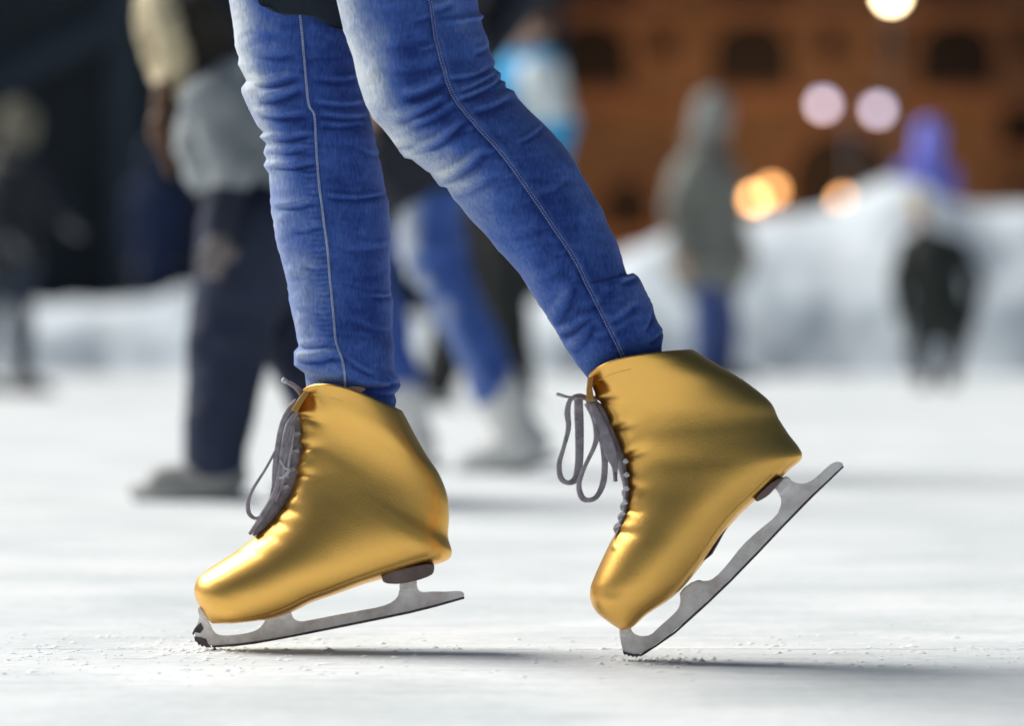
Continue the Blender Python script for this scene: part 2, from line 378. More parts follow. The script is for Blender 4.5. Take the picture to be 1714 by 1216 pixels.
# ------------------------------------------------------------------ street lamps (lit)
def ball(b, c, r, n=14, m=0, sz=1.0):
    v = [(c[0], c[1], c[2] - r * sz)]; f = []
    for i in range(1, n):
        a = -math.pi / 2 + math.pi * i / n
        for j in range(2 * n):
            t = math.pi * j / n; v.append((c[0] + r * math.cos(a) * math.cos(t), c[1] + r * math.cos(a) * math.sin(t), c[2] + r * sz * math.sin(a)))
    v.append((c[0], c[1], c[2] + r * sz)); k = 2 * n
    f += [(0, 1 + (j + 1) % k, 1 + j) for j in range(k)]
    for i in range(n - 2):
        for j in range(k): f.append((1 + i * k + j, 1 + i * k + (j + 1) % k, 1 + (i + 1) * k + (j + 1) % k, 1 + (i + 1) * k + j))
    f += [(len(v) - 1, 1 + (n - 2) * k + j, 1 + (n - 2) * k + (j + 1) % k) for j in range(k)]
    b.add(v, f, m)

def lamp_light(name, loc, parent, power, color, r):
    l = bpy.data.lights.new(name, 'POINT'); l.energy = power; l.color = color; l.shadow_soft_size = r
    o = bpy.data.objects.new(name, l); COL.objects.link(o); o.parent = parent; o.location = np.array(loc) - np.array(parent.location)
    return o

def street_lamp(heads, D, label, color, estr, r, power, post_px=None, group=None):
    pts = [P(px, py, D) for px, py in heads]
    base = np.array([np.mean([p[0] for p in pts]), D, 0.0]) if len(pts) > 1 else np.array([pts[0][0], pts[0][1] + .02, 0])
    root = tag(empty('street_lamp', base), label, 'street lamp', group)
    top = max(p[2] for p in pts)
    b = MB(); b.tube([base + [0, 0, -0.02], base + [0, 0, .5], base + [0, 0, .55], base + [0, 0, top - r * 1.05]], [0.16, 0.14, 0.07, 0.045], n=12)
    if len(pts) > 1:
        for p in pts: b.tube([base + [0, 0, top - .5], [(base[0] + p[0]) / 2, D, top + .05], [p[0], D, p[2] + r * .95]], 0.03, n=8)
    b.build('post', M['post'], root, smooth=True)
    gm = mat('lit_globe', (0.8, 0.8, 0.8), 0.4, emit=color, estr=estr)
    for p in pts:
        g = MB(); ball(g, p, r); g.build('globe', gm, root, smooth=True)
        c = MB(); c.tube([[p[0], p[1], p[2] + r * .93], [p[0], p[1], p[2] + r * 1.25]], [r * .75, r * .2], n=12); c.build('cap', M['post'], root)
        lamp_light('lamp_light', [p[0], p[1] + .7, p[2] - r], root, power / len(pts), color, 0.1)

ORANGE, COOL, WARM = (1.0, 0.45, 0.14), (0.70, 0.71, 1.0), (1.0, 0.78, 0.46)
street_lamp([(1292, 319)], 89, 'brightest amber globe lamp low over the crest of the snow heap', ORANGE, 7.0, 0.16, 1050, group='amber street lamps')
street_lamp([(1262, 333)], 91, 'dimmer amber globe lamp overlapped by the brightest amber globe', ORANGE, 1.8, 0.16, 1050, group='amber street lamps')
street_lamp([(1413, 336)], 90, 'amber globe lamp half sunk behind the crest of the snow heap', ORANGE, 3.2, 0.16, 1050, group='amber street lamps')
street_lamp([(1378, 174), (1470, 183)], 90, 'tall street lamp with two pale violet globes above the arched door', COOL, 4.2, 0.16, 90)
street_lamp([(1492, -8)], 93, 'tallest street lamp with a cream white globe at the top edge', WARM, 26, 0.20, 60)

# ------------------------------------------------------------------ bodies: rounded limbs blended into one surface, then meshed
def surface(prims, k, h):
    """prims: ('c', a, b, ra, rb) tapered limb | ('e', centre, (rx, ry, rz)) ellipsoid | ('t', centre, normal, R, r) ring; an optional last item overrides the blend k"""
    lo = np.full(3, 1e9); hi = -lo
    for p in prims:
        if p[0] == 'c':
            for q, r in ((p[1], p[3]), (p[2], p[4])): lo = np.minimum(lo, np.array(q) - r); hi = np.maximum(hi, np.array(q) + r)
        elif p[0] == 'e': lo = np.minimum(lo, np.array(p[1]) - p[2]); hi = np.maximum(hi, np.array(p[1]) + p[2])
        else: lo = np.minimum(lo, np.array(p[1]) - p[3] - p[4]); hi = np.maximum(hi, np.array(p[1]) + p[3] + p[4])
    lo -= 3 * h + k; hi += 3 * h + k
    n = np.ceil((hi - lo) / h).astype(int) + 1
    ax = [lo[i] + h * np.arange(n[i]) for i in range(3)]
    f = np.full(n, 1.0, np.float32)
    for p in prims:
        if p[0] == 'c': c0 = np.minimum(np.array(p[1]) - p[3], np.array(p[2]) - p[4]); c1 = np.maximum(np.array(p[1]) + p[3], np.array(p[2]) + p[4])
        elif p[0] == 'e': c0 = np.array(p[1]) - p[2]; c1 = np.array(p[1]) + p[2]
        else: c0 = np.array(p[1]) - p[3] - p[4]; c1 = np.array(p[1]) + p[3] + p[4]
        i0 = np.maximum(((c0 - lo - 0.07) / h).astype(int), 0); i1 = np.minimum(((c1 - lo + 0.07) / h).astype(int) + 2, n)
        sl = tuple(slice(a, b) for a, b in zip(i0, i1))
        X, Y, Z = np.meshgrid(*[ax[i][sl[i]] for i in range(3)], indexing='ij', sparse=True)
        if p[0] == 'c':
            a, b = np.array(p[1], float), np.array(p[2], float); d = b - a; L = max(float(d @ d), 1e-9)
            t = np.clip(((X - a[0]) * d[0] + (Y - a[1]) * d[1] + (Z - a[2]) * d[2]) / L, 0, 1)
            g = np.sqrt((X - a[0] - t * d[0]) ** 2 + (Y - a[1] - t * d[1]) ** 2 + (Z - a[2] - t * d[2]) ** 2) - (p[3] + (p[4] - p[3]) * t)
        elif p[0] == 'e':
            c, r = p[1], p[2]; q = np.sqrt(((X - c[0]) / r[0]) ** 2 + ((Y - c[1]) / r[1]) ** 2 + ((Z - c[2]) / r[2]) ** 2)
            q2 = np.sqrt(((X - c[0]) / r[0] ** 2) ** 2 + ((Y - c[1]) / r[1] ** 2) ** 2 + ((Z - c[2]) / r[2] ** 2) ** 2)
            g = q * (q - 1) / (q2 + 1e-9)
        else:
            c, nn = np.array(p[1]), np.array(p[2], float); nn /= np.linalg.norm(nn)
            dx, dy, dz = X - c[0], Y - c[1], Z - c[2]; ht = dx * nn[0] + dy * nn[1] + dz * nn[2]
            rad = np.sqrt(np.maximum(dx * dx + dy * dy + dz * dz - ht * ht, 0)); g = np.sqrt((rad - p[3]) ** 2 + ht ** 2) - p[4]
        old = f[sl]; kk = k
        hh = np.clip(0.5 + 0.5 * (old - g) / kk, 0, 1)
        f[sl] = old * (1 - hh) + g * hh - kk * hh * (1 - hh)
    ins = f < 0
    # naive surface nets
    nx, ny, nz = np.array(f.shape) - 1
    cells = np.zeros((nx, ny, nz), int)
    for dx in (0, 1):
        for dy in (0, 1):
            for dz in (0, 1): cells += ins[dx:dx + nx, dy:dy + ny, dz:dz + nz]
    act = np.argwhere((cells > 0) & (cells < 8)); idx = -np.ones((nx, ny, nz), int); idx[tuple(act.T)] = np.arange(len(act))
    s = np.zeros((len(act), 3)); c = np.zeros(len(act))
    cor = [(a, b, d) for a in (0, 1) for b in (0, 1) for d in (0, 1)]
    for i in range(8):
        for j in range(i + 1, 8):
            A, B = np.array(cor[i]), np.array(cor[j])
            if np.abs(A - B).sum() != 1: continue
            fa = f[tuple((act + A).T)]; fb = f[tuple((act + B).T)]; cr_ = (fa < 0) != (fb < 0)
            t = np.where(cr_, fa / (fa - fb + 1e-12), 0)
            s[cr_] += (A + t[:, None] * (B - A))[cr_]; c += cr_
    v = lo + h * (act + s / np.maximum(c, 1)[:, None])
    faces = []
    for axis in range(3):
        e = np.zeros(3, int); e[axis] = 1
        o1, o2 = [np.eye(3, dtype=int)[q] for q in range(3) if q != axis]
        A = ins[:-1, :-1, :-1]; B = ins[e[0]:nx + e[0], e[1]:ny + e[1], e[2]:nz + e[2]]
        pos = np.argwhere(A != B); pos = pos[(pos[:, [q for q in range(3) if q != axis]] > 0).all(1)]
        if not len(pos): continue
        q = np.stack([idx[tuple(pos.T)], idx[tuple((pos - o1).T)], idx[tuple((pos - o1 - o2).T)], idx[tuple((pos - o2).T)]], 1)
        flip = A[tuple(pos.T)] if axis != 1 else ~A[tuple(pos.T)]
        q = np.where(flip[:, None], q, q[:, ::-1]); faces.append(q)
    faces = np.vstack(faces); return v, faces[(faces >= 0).all(1)]

def body_mesh(name, prims, k, h, m, parent, wrinkle=0.0, wscale=9.0, seed=0):
    v, f = surface(prims, k, h)
    if wrinkle:
        v = v + (fbm(v * np.array([1, 1, 1.7]), wscale, 3, seed)[:, None] * wrinkle) * np.sign(1)
    o = mesh_obj(name, v, f, m, parent)
    bm = bmesh.new(); bm.from_mesh(o.data); bmesh.ops.recalc_face_normals(bm, faces=bm.faces); bm.to_mesh(o.data); bm.free()
    return o

def sm(x, a, b): t = np.clip((x - a) / (b - a), 0, 1); return t * t * (3 - 2 * t)
def unit(v): v = np.asarray(v, float); return v / (np.linalg.norm(v) + 1e-12)

def hand_prims(wrist, d, side, s):
    """palm, four bent fingers of unequal length and a thumb leaving the side of the palm"""
    d = unit(d); n = unit(np.cross(d, side)); side = unit(np.cross(n, d))
    pr = [('c', wrist, wrist + d * .045 * s, .026 * s, .030 * s), ('c', wrist + d * .05 * s + side * .018 * s, wrist + d * .05 * s - side * .018 * s, .021 * s, .021 * s)]
    for q, ln in zip((-1.5, -.5, .5, 1.5), (.060, .072, .068, .052)):
        a = wrist + d * .068 * s + side * q * .019 * s; b = a + unit(d + n * .25) * ln * .55 * s; c = b + unit(d * .6 + n * .8) * ln * .5 * s
        pr += [('c', a, b, .0095 * s, .009 * s), ('c', b, c, .009 * s, .0075 * s)]
    a = wrist + d * .02 * s - side * .026 * s; b = a + unit(d * .6 - side * .8) * .038 * s; c = b + unit(d + n * .3) * .03 * s
    return pr + [('c', a, b, .012 * s, .0105 * s), ('c', b, c, .0105 * s, .008 * s)]

def figure(label, D, J, face, s, colours, h=0.011, ground=0.0, gloves=None, hood=None, hat=None, hair=True, coat_len=0.0, coat_r=1.0,
           leg_r=1.0, skates=None, toe=(-1, 0, 0), fur=False, skip_legs=False, group=None, extra_jacket=(), two_tone=None, hair_extra=(), worn=False, holder=.003, sks=1.0):
    """J: joint -> (px, py, depth offset). s: size factor (1 = adult of 1.72 m). colours: jacket, trousers[, hood/hat]"""
    Q = {k: P(v[0], v[1], D + v[2]) for k, v in J.items()}
    face = unit(face)
    feet = (Q['anL'] + Q['anR']) / 2
    root = tag(empty('person', (feet[0], feet[1], ground)), label, 'person', group)
    hd, nk, ch, pv = Q['head'], Q['neck'], Q['chest'], Q['pelvis']
    r_ = unit(np.cross(face, [0, 0, 1])); upv = unit(hd - nk)
    # body: one continuous skin surface
    B = [('e', hd + upv * .02 * s, (.078 * s, .085 * s, .105 * s)), ('e', hd + face * .025 * s - upv * .045 * s, (.058 * s, .058 * s, .062 * s)),
         ('c', hd + face * .088 * s - upv * .0 * s, hd + face * .098 * s - upv * .028 * s, .010 * s, .014 * s),
         ('c', hd + face * .076 * s - upv * .058 * s + r_ * .018 * s, hd + face * .076 * s - upv * .058 * s - r_ * .018 * s, .011 * s, .011 * s),
         ('e', hd + r_ * .08 * s - upv * .01 * s, (.018 * s, .018 * s, .030 * s)), ('e', hd - r_ * .08 * s - upv * .01 * s, (.018 * s, .018 * s, .030 * s)),
         ('c', hd - upv * .03 * s, nk, .055 * s, .06 * s), ('c', nk, ch, .07 * s, .12 * s), ('c', ch, pv, .12 * s, .115 * s)]
    for a in 'LR':
        B += [('c', nk * .6 + Q['sh' + a] * .4, Q['sh' + a], .06 * s, .052 * s), ('c', Q['sh' + a], Q['el' + a], .047 * s, .037 * s), ('c', Q['el' + a], Q['ha' + a], .037 * s, .026 * s)]
        B += hand_prims(Q['ha' + a], Q['ha' + a] - Q['el' + a], face if a == 'L' else -face, s)
        B += [('c', pv, Q['hip' + a], .10 * s, .085 * s), ('c', Q['hip' + a], Q['kn' + a], .078 * s, .05 * s), ('c', Q['kn' + a], Q['an' + a], .05 * s, .037 * s)]
    bo = body_mesh('body', B, .018 * s, h, [M['skin'], M['eye']] if not gloves else [M['skin'], gloves], root)
    hands = [Q['haL'], Q['haR']]
    if gloves:
        off = np.array(root.location)
        for p in bo.data.polygons:
            if min(np.linalg.norm(np.array(p.center) + off - w) for w in hands) < .14 * s: p.material_index = 1
    for sg in (-1, 1):
        e = MB(); ball(e, hd + face * .078 * s + r_ * sg * .030 * s + upv * .012 * s, .011 * s, 6); e.build('eye', M['eye'], root, smooth=True)
    # jacket
    pe = pv + (pv - ch) / np.linalg.norm(pv - ch) * coat_len * s
    jr = coat_r
    K = [('c', nk + (ch - nk) * .15, ch, .10 * s, .155 * s * jr), ('c', ch, pv, .155 * s * jr, .165 * s * jr), ('c', pv, pe, .165 * s * jr, .175 * s * jr)]
    for a in 'LR':
        K += [('c', ch * .5 + nk * .5, Q['sh' + a], .10 * s, .082 * s), ('c', Q['sh' + a], Q['el' + a], .080 * s, .064 * s), ('c', Q['el' + a], Q['ha' + a] - .02 * s * unit(Q['ha' + a] - Q['el' + a]), .064 * s, .050 * s)]
    K += list(extra_jacket)
    if hood:
        K += [('t', nk + upv * .02 * s - face * .03 * s, upv, .085 * s, .04 * s)]
    jm = [colours[0]] + ([two_tone[0]] if two_tone else [])
    jo = body_mesh('jacket', K, .03 * s, h, jm, root, wrinkle=.012 * s, seed=3)
    if two_tone:
        off = np.array(root.location)
        for p in jo.data.polygons:
            if two_tone[1](np.array(p.center) + off, Q): p.material_index = 1
    if not skip_legs:
        T = [('c', pv, pv - np.array([0, 0, .04 * s]), .135 * s, .13 * s)]
        for a in 'LR':
            T += [('c', pv, Q['hip' + a], .12 * s, .105 * s), ('c', Q['hip' + a], Q['kn' + a], .098 * s * leg_r, .070 * s * leg_r), ('c', Q['kn' + a], Q['an' + a] + np.array([0, 0, .01 * s]), .070 * s * leg_r, .058 * s * leg_r)]
        tr = body_mesh('trousers', T, .03 * s, h, colours[1], root, wrinkle=.010 * s, seed=8)
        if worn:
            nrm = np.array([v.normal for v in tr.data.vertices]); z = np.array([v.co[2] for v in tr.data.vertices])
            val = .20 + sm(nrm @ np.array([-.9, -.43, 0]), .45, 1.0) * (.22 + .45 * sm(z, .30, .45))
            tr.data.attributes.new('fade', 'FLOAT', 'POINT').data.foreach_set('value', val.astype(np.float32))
    if hood:
        Hd = [('e', hd - face * .022 * s + upv * .03 * s, (.112 * s, .112 * s, .128 * s)), ('c', hd - face * .03 * s - upv * .02 * s, nk - face * .02 * s, .10 * s, .105 * s)]
        body_mesh('hood', Hd, .03 * s, h, hood, root, wrinkle=.006 * s)
        if fur: body_mesh('hood_fur', [('t', hd + face * .075 * s + upv * .005 * s, face, .128 * s, .050 * s)], .02 * s, h, fur, root, wrinkle=.010 * s, wscale=26)
    elif hat:
        body_mesh('hat', [('e', hd + upv * .055 * s - face * .008 * s, (.095 * s, .095 * s, .085 * s)), ('t', hd + upv * .035 * s, upv, .078 * s, .024 * s), ('e', hd + upv * .15 * s, (.032 * s, .032 * s, .032 * s))], .012 * s, h, hat, root, wrinkle=.005 * s, wscale=30)
    if hair and not hat and not hood:
        body_mesh('hair', [('e', hd - face * .018 * s + upv * .035 * s, (.092 * s, .096 * s, .098 * s)), ('c', hd - face * .05 * s, nk - face * .04 * s + upv * .02, .07 * s, .05 * s)], .02 * s, h, M['hair'], root, wrinkle=.008 * s, wscale=30)
    if hair_extra: body_mesh('hair', list(hair_extra), .02, h, M['hair'], root, wrinkle=.006, wscale=30)
    # skates
    s_all = s
    for i, a in enumerate('LR'):
        s = s_all * (sks if i == 0 else 1); sk = skates or M['sole']; t = unit(toe if np.ndim(toe[0]) == 0 else toe[i]); an = Q['an' + a]
        down = unit(np.array([0, 0, -1.0]) - t * (np.array([0, 0, -1.0]) @ t))
        drop = min(max((an[2] - ground) / max(-down[2], .5) / s, .09), .24); g = drop - .105   # blade reaches the ice
        s0 = an + down * (.045 + g) * s
        bt = [('c', an - down * .03 * s, an + down * .02 * s - t * .005 * s, .052 * s, .050 * s), ('c', s0 - t * .035 * s, s0 + t * .13 * s + down * .01 * s, .044 * s, .034 * s), ('c', an, s0 - t * .02 * s, .052 * s, .05 * s)]
        bo_ = body_mesh('skate', bt, .03 * s, h, sk, root)
        side = unit(np.cross(t, down)); bl = MB()
        prof = [(-.10, .105), (.19, .105), (.205, .085), (.20, .06), (.155, .06), (.15, .085), (.10, .085), (.10, .055), (.05, .055), (.05, .085), (-.01, .085), (-.015, .055), (-.07, .055), (-.07, .085), (-.10, .09)]
        v = [an + t * x * s + down * (z + g) * s + side * e * holder * s for e in (-1, 1) for x, z in prof]; n = len(prof)
        bl.add(v, [tuple(range(n))[::-1], tuple(range(n, 2 * n))] + [(i_, (i_ + 1) % n, n + (i_ + 1) % n, n + i_) for i_ in range(n)])
        bl.build('blade', M['blade'], bo_)
    return root, Q

# the far skaters
figure('skater in a grey green hooded jacket and blue jeans before the snow heap', 22.5,
       dict(head=(1197, 196, 0), neck=(1188, 242, 0), chest=(1180, 310, 0), pelvis=(1186, 430, 0), shL=(1168, 268, -.18), elL=(1128, 345, -.2), haL=(1140, 425, -.22),
            shR=(1190, 268, .18), elR=(1222, 345, .2), haR=(1245, 408, .2), hipL=(1184, 440, -.09), knL=(1188, 535, -.09), anL=(1178, 617, -.09), hipR=(1192, 440, .09), knR=(1208, 535, .09), anR=(1212, 616, .09)),
       (1, -.35, -.05), 1.0, (cloth('olive_grey_jacket', (.17, .175, .155), (.24, .245, .22)), M['denim_plain']), hood=cloth('pale_grey_hood', (.24, .25, .24)), coat_len=.04, coat_r=1.4, leg_r=1.4, toe=(1, 0, 0))
figure('small child in a black coat and cream bobble hat in front of the snow heap', 20.7,
       dict(head=(1536, 352, 0), neck=(1545, 388, 0), chest=(1560, 430, 0), pelvis=(1568, 520, 0), shL=(1520, 412, 0), elL=(1502, 470, -.03), haL=(1510, 532, -.05),
            shR=(1602, 415, 0), elR=(1636, 470, 0), haR=(1622, 548, -.06), hipL=(1546, 528, 0), knL=(1534, 585, -.06), anL=(1548, 634, -.02), hipR=(1590, 528, 0), knR=(1598, 585, .02), anR=(1590, 630, .1)),
       (-.6, -.75, -.1), .66, (cloth('black_coat', (.012, .016, .014), (.02, .026, .023)), cloth('dark_leggings', (.02, .025, .03))), hat=cloth('cream_knit', (.62, .56, .40)), coat_len=.02, coat_r=1.4, leg_r=1.15, gloves=cloth('black_gloves', (.02, .02, .02)), toe=(-.5, -.85, 0))
figure('skater with a beige hood and dark clothes seen from behind, cut by the left edge', 19.0,
       dict(head=(34, 212, 0), neck=(24, 265, 0), chest=(12, 320, 0), pelvis=(16, 430, 0), shL=(60, 288, -.05), elL=(92, 345, -.1), haL=(112, 372, -.15),
            shR=(-38, 290, .05), elR=(-30, 370, -.1), haR=(14, 402, -.2), hipL=(34, 442, -.02), knL=(34, 545, -.05), anL=(38, 630, 0), hipR=(-6, 442, .02), knR=(-22, 545, .05), anR=(-40, 632, .1)),
       (.3, 1, -.05), .85, (cloth('dark_navy_jacket', (.014, .018, .026)), cloth('navy_trousers', (.02, .03, .05))), gloves=cloth('grey_mitten_wool', (.16, .16, .16)), skates=cloth('grey_skate_leather', (.22, .2, .19)), toe=(.9, .4, 0), hood=cloth('beige_hood', (.135, .125, .095)), leg_r=.95)
figure('person in a navy hooded coat with back turned beyond the snow ridge', 33.0,
       dict(head=(262, 262, 0), neck=(262, 305, 0), chest=(260, 345, 0), pelvis=(260, 440, 0), shL=(230, 325, 0), elL=(222, 385, 0), haL=(226, 440, 0),
            shR=(292, 325, 0), elR=(300, 385, 0), haR=(296, 440, 0), hipL=(246, 450, 0), knL=(246, 525, 0), anL=(246, 590, 0), hipR=(276, 450, 0), knR=(276, 525, 0), anR=(276, 590, 0)),
       (.2, 1, 0), 1.0, (cloth('navy_coat', (.010, .022, .07)), cloth('navy_leggings', (.01, .015, .03))), hood=cloth('navy_hood', (.010, .018, .045)), coat_len=.1, h=.014)
figure('person in a bright violet hat and jacket standing behind the snow heap', 29.4,
       dict(head=(1553, 232, 0), neck=(1550, 270, 0), chest=(1550, 310, 0), pelvis=(1552, 420, 0), shL=(1518, 290, 0), elL=(1506, 355, 0), haL=(1512, 415, 0),
            shR=(1582, 290, 0), elR=(1595, 355, 0), haR=(1590, 415, 0), hipL=(1535, 430, 0), knL=(1535, 500, 0), anL=(1535, 560, 0), hipR=(1570, 430, 0), knR=(1570, 500, 0), anR=(1570, 560, 0)),
       (-.3, 1, 0), .95, (cloth('violet_jacket', (.16, .17, .60)), cloth('black_trousers', (.02, .02, .025))), hood=cloth('violet_hood', (.24, .26, .85)), coat_r=1.0, h=.013, ground=.2)
white_leather = mat('white_skate_leather', (.72, .72, .70), .5, var=.06, vscale=30)
blue_white = (cloth('sky_blue_jacket', (.02, .26, .55), (.03, .36, .68)), cloth('black_ski_trousers', (.012, .014, .014)))
pale_panel = cloth('pale_blue_panel', (.60, .68, .72), (.68, .74, .76))
U, UQ = figure('skater in a sky blue and white jacket with black trousers, behind the raised leg', 16.0,
       dict(head=(882, 52, 0), neck=(884, 98, 0), chest=(884, 165, 0), pelvis=(838, 320, 0), shL=(858, 122, .16), elL=(820, 215, .18), haL=(800, 290, .1),
            shR=(912, 122, -.16), elR=(938, 200, -.2), haR=(925, 300, -.2), hipL=(812, 340, .05), knL=(772, 490, .05), anL=(732, 650, .05), hipR=(848, 340, -.05), knR=(846, 500, -.05), anR=(866, 640, -.05)),
       (-.7, -.7, -.1), 1.0, blue_white, coat_r=.95, skates=white_leather, toe=(-1, -.3, 0), leg_r=1.35,
       two_tone=(pale_panel, lambda c, Q: c[2] > Q['chest'][2] - .10 and c[2] < Q['neck'][2] - .02 and c[0] > Q['chest'][0] - .04))
J_, JQ = figure('skater in dark coat, faded blue jeans and white skates, between the gold skates', 9.13,
       dict(head=(672, -285, 0), neck=(682, -190, 0), chest=(690, -60, 0), pelvis=(700, 165, 0), shL=(650, -130, -.1), elL=(620, 20, -.12), haL=(600, 150, -.15),
            shR=(770, -120, .12), elR=(880, -32, .15), haR=(800, 90, .1), hipL=(722, 205, -.06), knL=(722, 420, -.06), anL=(832, 655, -.06), hipR=(690, 205, .07), knR=(606, 420, .1), anR=(672, 672, .1)),
       (-1, -.2, -.1), 1.0, (cloth('midnight_coat', (.008, .011, .02)), M['denim']), skates=white_leather,
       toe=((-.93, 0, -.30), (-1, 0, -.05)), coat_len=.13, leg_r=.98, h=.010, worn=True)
fade_patch = None
fur_m = mat('cream_fur', (.72, .62, .42), .9, color2=(.46, .38, .24), vscale=40, bump=.8, bscale=160)
C, CQ = figure('child leaning forward in a grey jacket and fur trimmed dark hood with navy trousers', 7.7,
       dict(head=(314, 62, 0), neck=(362, 145, 0), chest=(385, 225, 0), pelvis=(450, 365, 0), shL=(352, 172, -.13), elL=(388, 288, -.16), haL=(366, 392, -.19),
            shR=(398, 178, .13), elR=(440, 300, .14), haR=(428, 370, .05), hipL=(425, 395, -.07), knL=(384, 560, -.08), anL=(358, 772, -.08), hipR=(465, 395, .07), knR=(500, 560, .07), anR=(560, 722, .07)),
       (-.93, -.25, -.28), .66, (cloth('light_grey_jacket', (.22, .25, .27), (.33, .36, .38)), cloth('navy_snow_trousers', (.012, .018, .042), (.02, .03, .07))), hood=cloth('dark_brown_hood', (.022, .018, .014)),
       fur=fur_m, skates=mat('grey_skate_boot', (.30, .30, .29), .5), gloves=cloth('grey_knit_glove', (.16, .14, .14)), holder=.013, sks=1.25, toe=(-1, -.12, -.02), two_tone=(cloth('navy_bib', (.012, .017, .034)), lambda c, Q: c[2] < float(P(380, 322, 7.7)[2])), coat_r=1.1, leg_r=1.75, h=.008,
       hair_extra=[('c', P(275, 150, 7.62), P(268, 215, 7.6), .022, .02), ('c', P(268, 215, 7.6), P(285, 290, 7.6), .02, .010)])

# ================================================================== the skater in front: denim legs and gold covered skates
D_FAR, D_NEAR = 4.155, 4.02
MS = tag(empty('person', (float(P(700, 540, 4.09)[0]), 4.09, 0)), 'skater in worn blue jeans and gold covered skates stepping on her toes', 'person')

# ---- jeans
FAR_L = [(330, -470), (338, -400), (352, -260), (366, -130), (383, 0), (390, 40), (395, 80), (400, 95), (399, 108), (412, 135), (403, 147), (404, 156), (415, 180), (430, 210), (441, 221), (434, 229), (446, 240), (442, 256), (447, 266), (441, 277), (450, 290), (451, 312), (455, 350), (462, 400), (472, 440), (482, 480), (485, 510), (493, 545), (500, 580), (492, 589), (492, 612), (510, 625), (513, 655), (514, 700)]
FAR_R = [(520, -470), (535, -400), (560, -260), (585, -130), (597, 0), (600, 60), (606, 120), (612, 160), (620, 195), (628, 230), (636, 270), (644, 315), (649, 335), (651, 360), (652, 400), (653, 450), (654, 490), (657, 500), (656, 520), (657, 560), (661, 585), (660, 600), (661, 622), (672, 646), (661, 660), (664, 672), (660, 688), (661, 735)]
NEAR_L = [(440, -470), (455, -400), (490, -260), (528, -130), (563, 0), (575, 50), (590, 95), (600, 140), (612, 175), (625, 200), (640, 215), (660, 240), (678, 264), (690, 266), (700, 274), (720, 290), (732, 307), (736, 312), (748, 314), (758, 332), (770, 345), (785, 365), (810, 390), (840, 425), (870, 460), (900, 505), (925, 545), (945, 580), (965, 610), (982, 632), (1000, 662), (1016, 690)]
NEAR_R = [(690, -470), (706, -400), (738, -260), (772, -130), (798, 0), (801, 20), (810, 26), (804, 34), (815, 60), (822, 88), (829, 104), (826, 112), (838, 122), (837, 133), (845, 137), (846, 146), (860, 152), (868, 165), (890, 188), (915, 212), (940, 240), (965, 275), (985, 310), (1005, 345), (1020, 380), (1035, 410), (1043, 440), (1050, 460), (1060, 457), (1070, 463), (1082, 490), (1094, 515), (1097, 530), (1104, 545), (1110, 562), (1107, 585), (1114, 620), (1122, 650)]
FAR_CREASE = [((419, 145), (500, 129), 3.2, 7), ((435, 171), (508, 151), 4.0, 7), ((430, 193), (516, 193), 3.6, 6), ((444, 232), (522, 226), 3.2, 5), ((452, 280), (528, 275), 3.2, 5), ((430, 95), (500, 89), 1.8, 8),
              ((525, 173), (611, 176), 2.6, 5), ((528, 193), (620, 196), 2.6, 5), ((528, 133), (597, 134), 2.2, 5), ((533, 210), (611, 208), 2.0, 5), ((542, 330), (648, 327), 2.4, 4), ((459, 349), (528, 339), 2.4, 5),
              ((492, 389), (538, 379), 1.6, 6), ((509, 448), (548, 450), 1.6, 6), ((628, 499), (657, 497), 2.4, 4), ((496, 606), (565, 596), 4.0, 7), ((578, 599), (624, 629), 2.0, 4), ((584, 649), (672, 645), 3.2, 6),
              ((630, 663), (667, 660), 2.6, 4), ((650, 635), (673, 648), 2.4, 4), ((496, 583), (558, 573), 1.8, 5), ((480, 470), (540, 455), 1.2, 8), ((575, 420), (650, 412), 1.0, 6), ((590, 540), (655, 556), 1.2, 6), ((440, 255), (515, 250), 2.2, 5), ((410, 50), (470, 62), 1.2, 10), ((500, 630), (575, 640), 1.8, 5), ((600, 250), (640, 262), 1.4, 5)]
NEAR_CREASE = [((676, 168), (748, 138), 4.2, 8), ((654, 205), (751, 165), 4.4, 7), ((684, 214), (765, 178), 3.4, 7), ((701, 257), (785, 201), 4.6, 7), ((737, 306), (821, 250), 4.2, 8), ((751, 134), (821, 118), 2.8, 5), ((768, 170), (840, 134), 3.2, 5),
               ((795, 190), (856, 166), 2.8, 6), ((770, 155), (832, 122), 2.4, 4), ((728, 18), (756, 10), 2.4, 6), ((871, 240), (912, 212), 1.6, 4), ((932, 543), (965, 472), 3.6, 8), ((935, 565), (989, 532), 3.6, 6), ((960, 590), (996, 540), 3.6, 7), ((1024, 543), (1070, 508), 2.4, 7),
               ((1046, 474), (1072, 462), 3.4, 5), ((1083, 554), (1095, 517), 2.8, 4), ((1090, 576), (1112, 555), 3.2, 4), ((640, 80), (720, 64), 1.2, 10), ((650, 120), (738, 108), 1.4, 9), ((755, 335), (830, 290), 2.0, 9), ((800, 90), (824, 78), 2.0, 5),
               ((900, 330), (955, 300), 0.9, 6), ((985, 520), (1030, 480), 1.6, 8), ((1000, 570), (1060, 540), 1.6, 7), ((650, 252), (690, 240), 2.4, 6), ((860, 400), (915, 372), 1.0, 9), ((905, 470), (955, 440), 1.2, 9)]
NT, NA = 420, 112
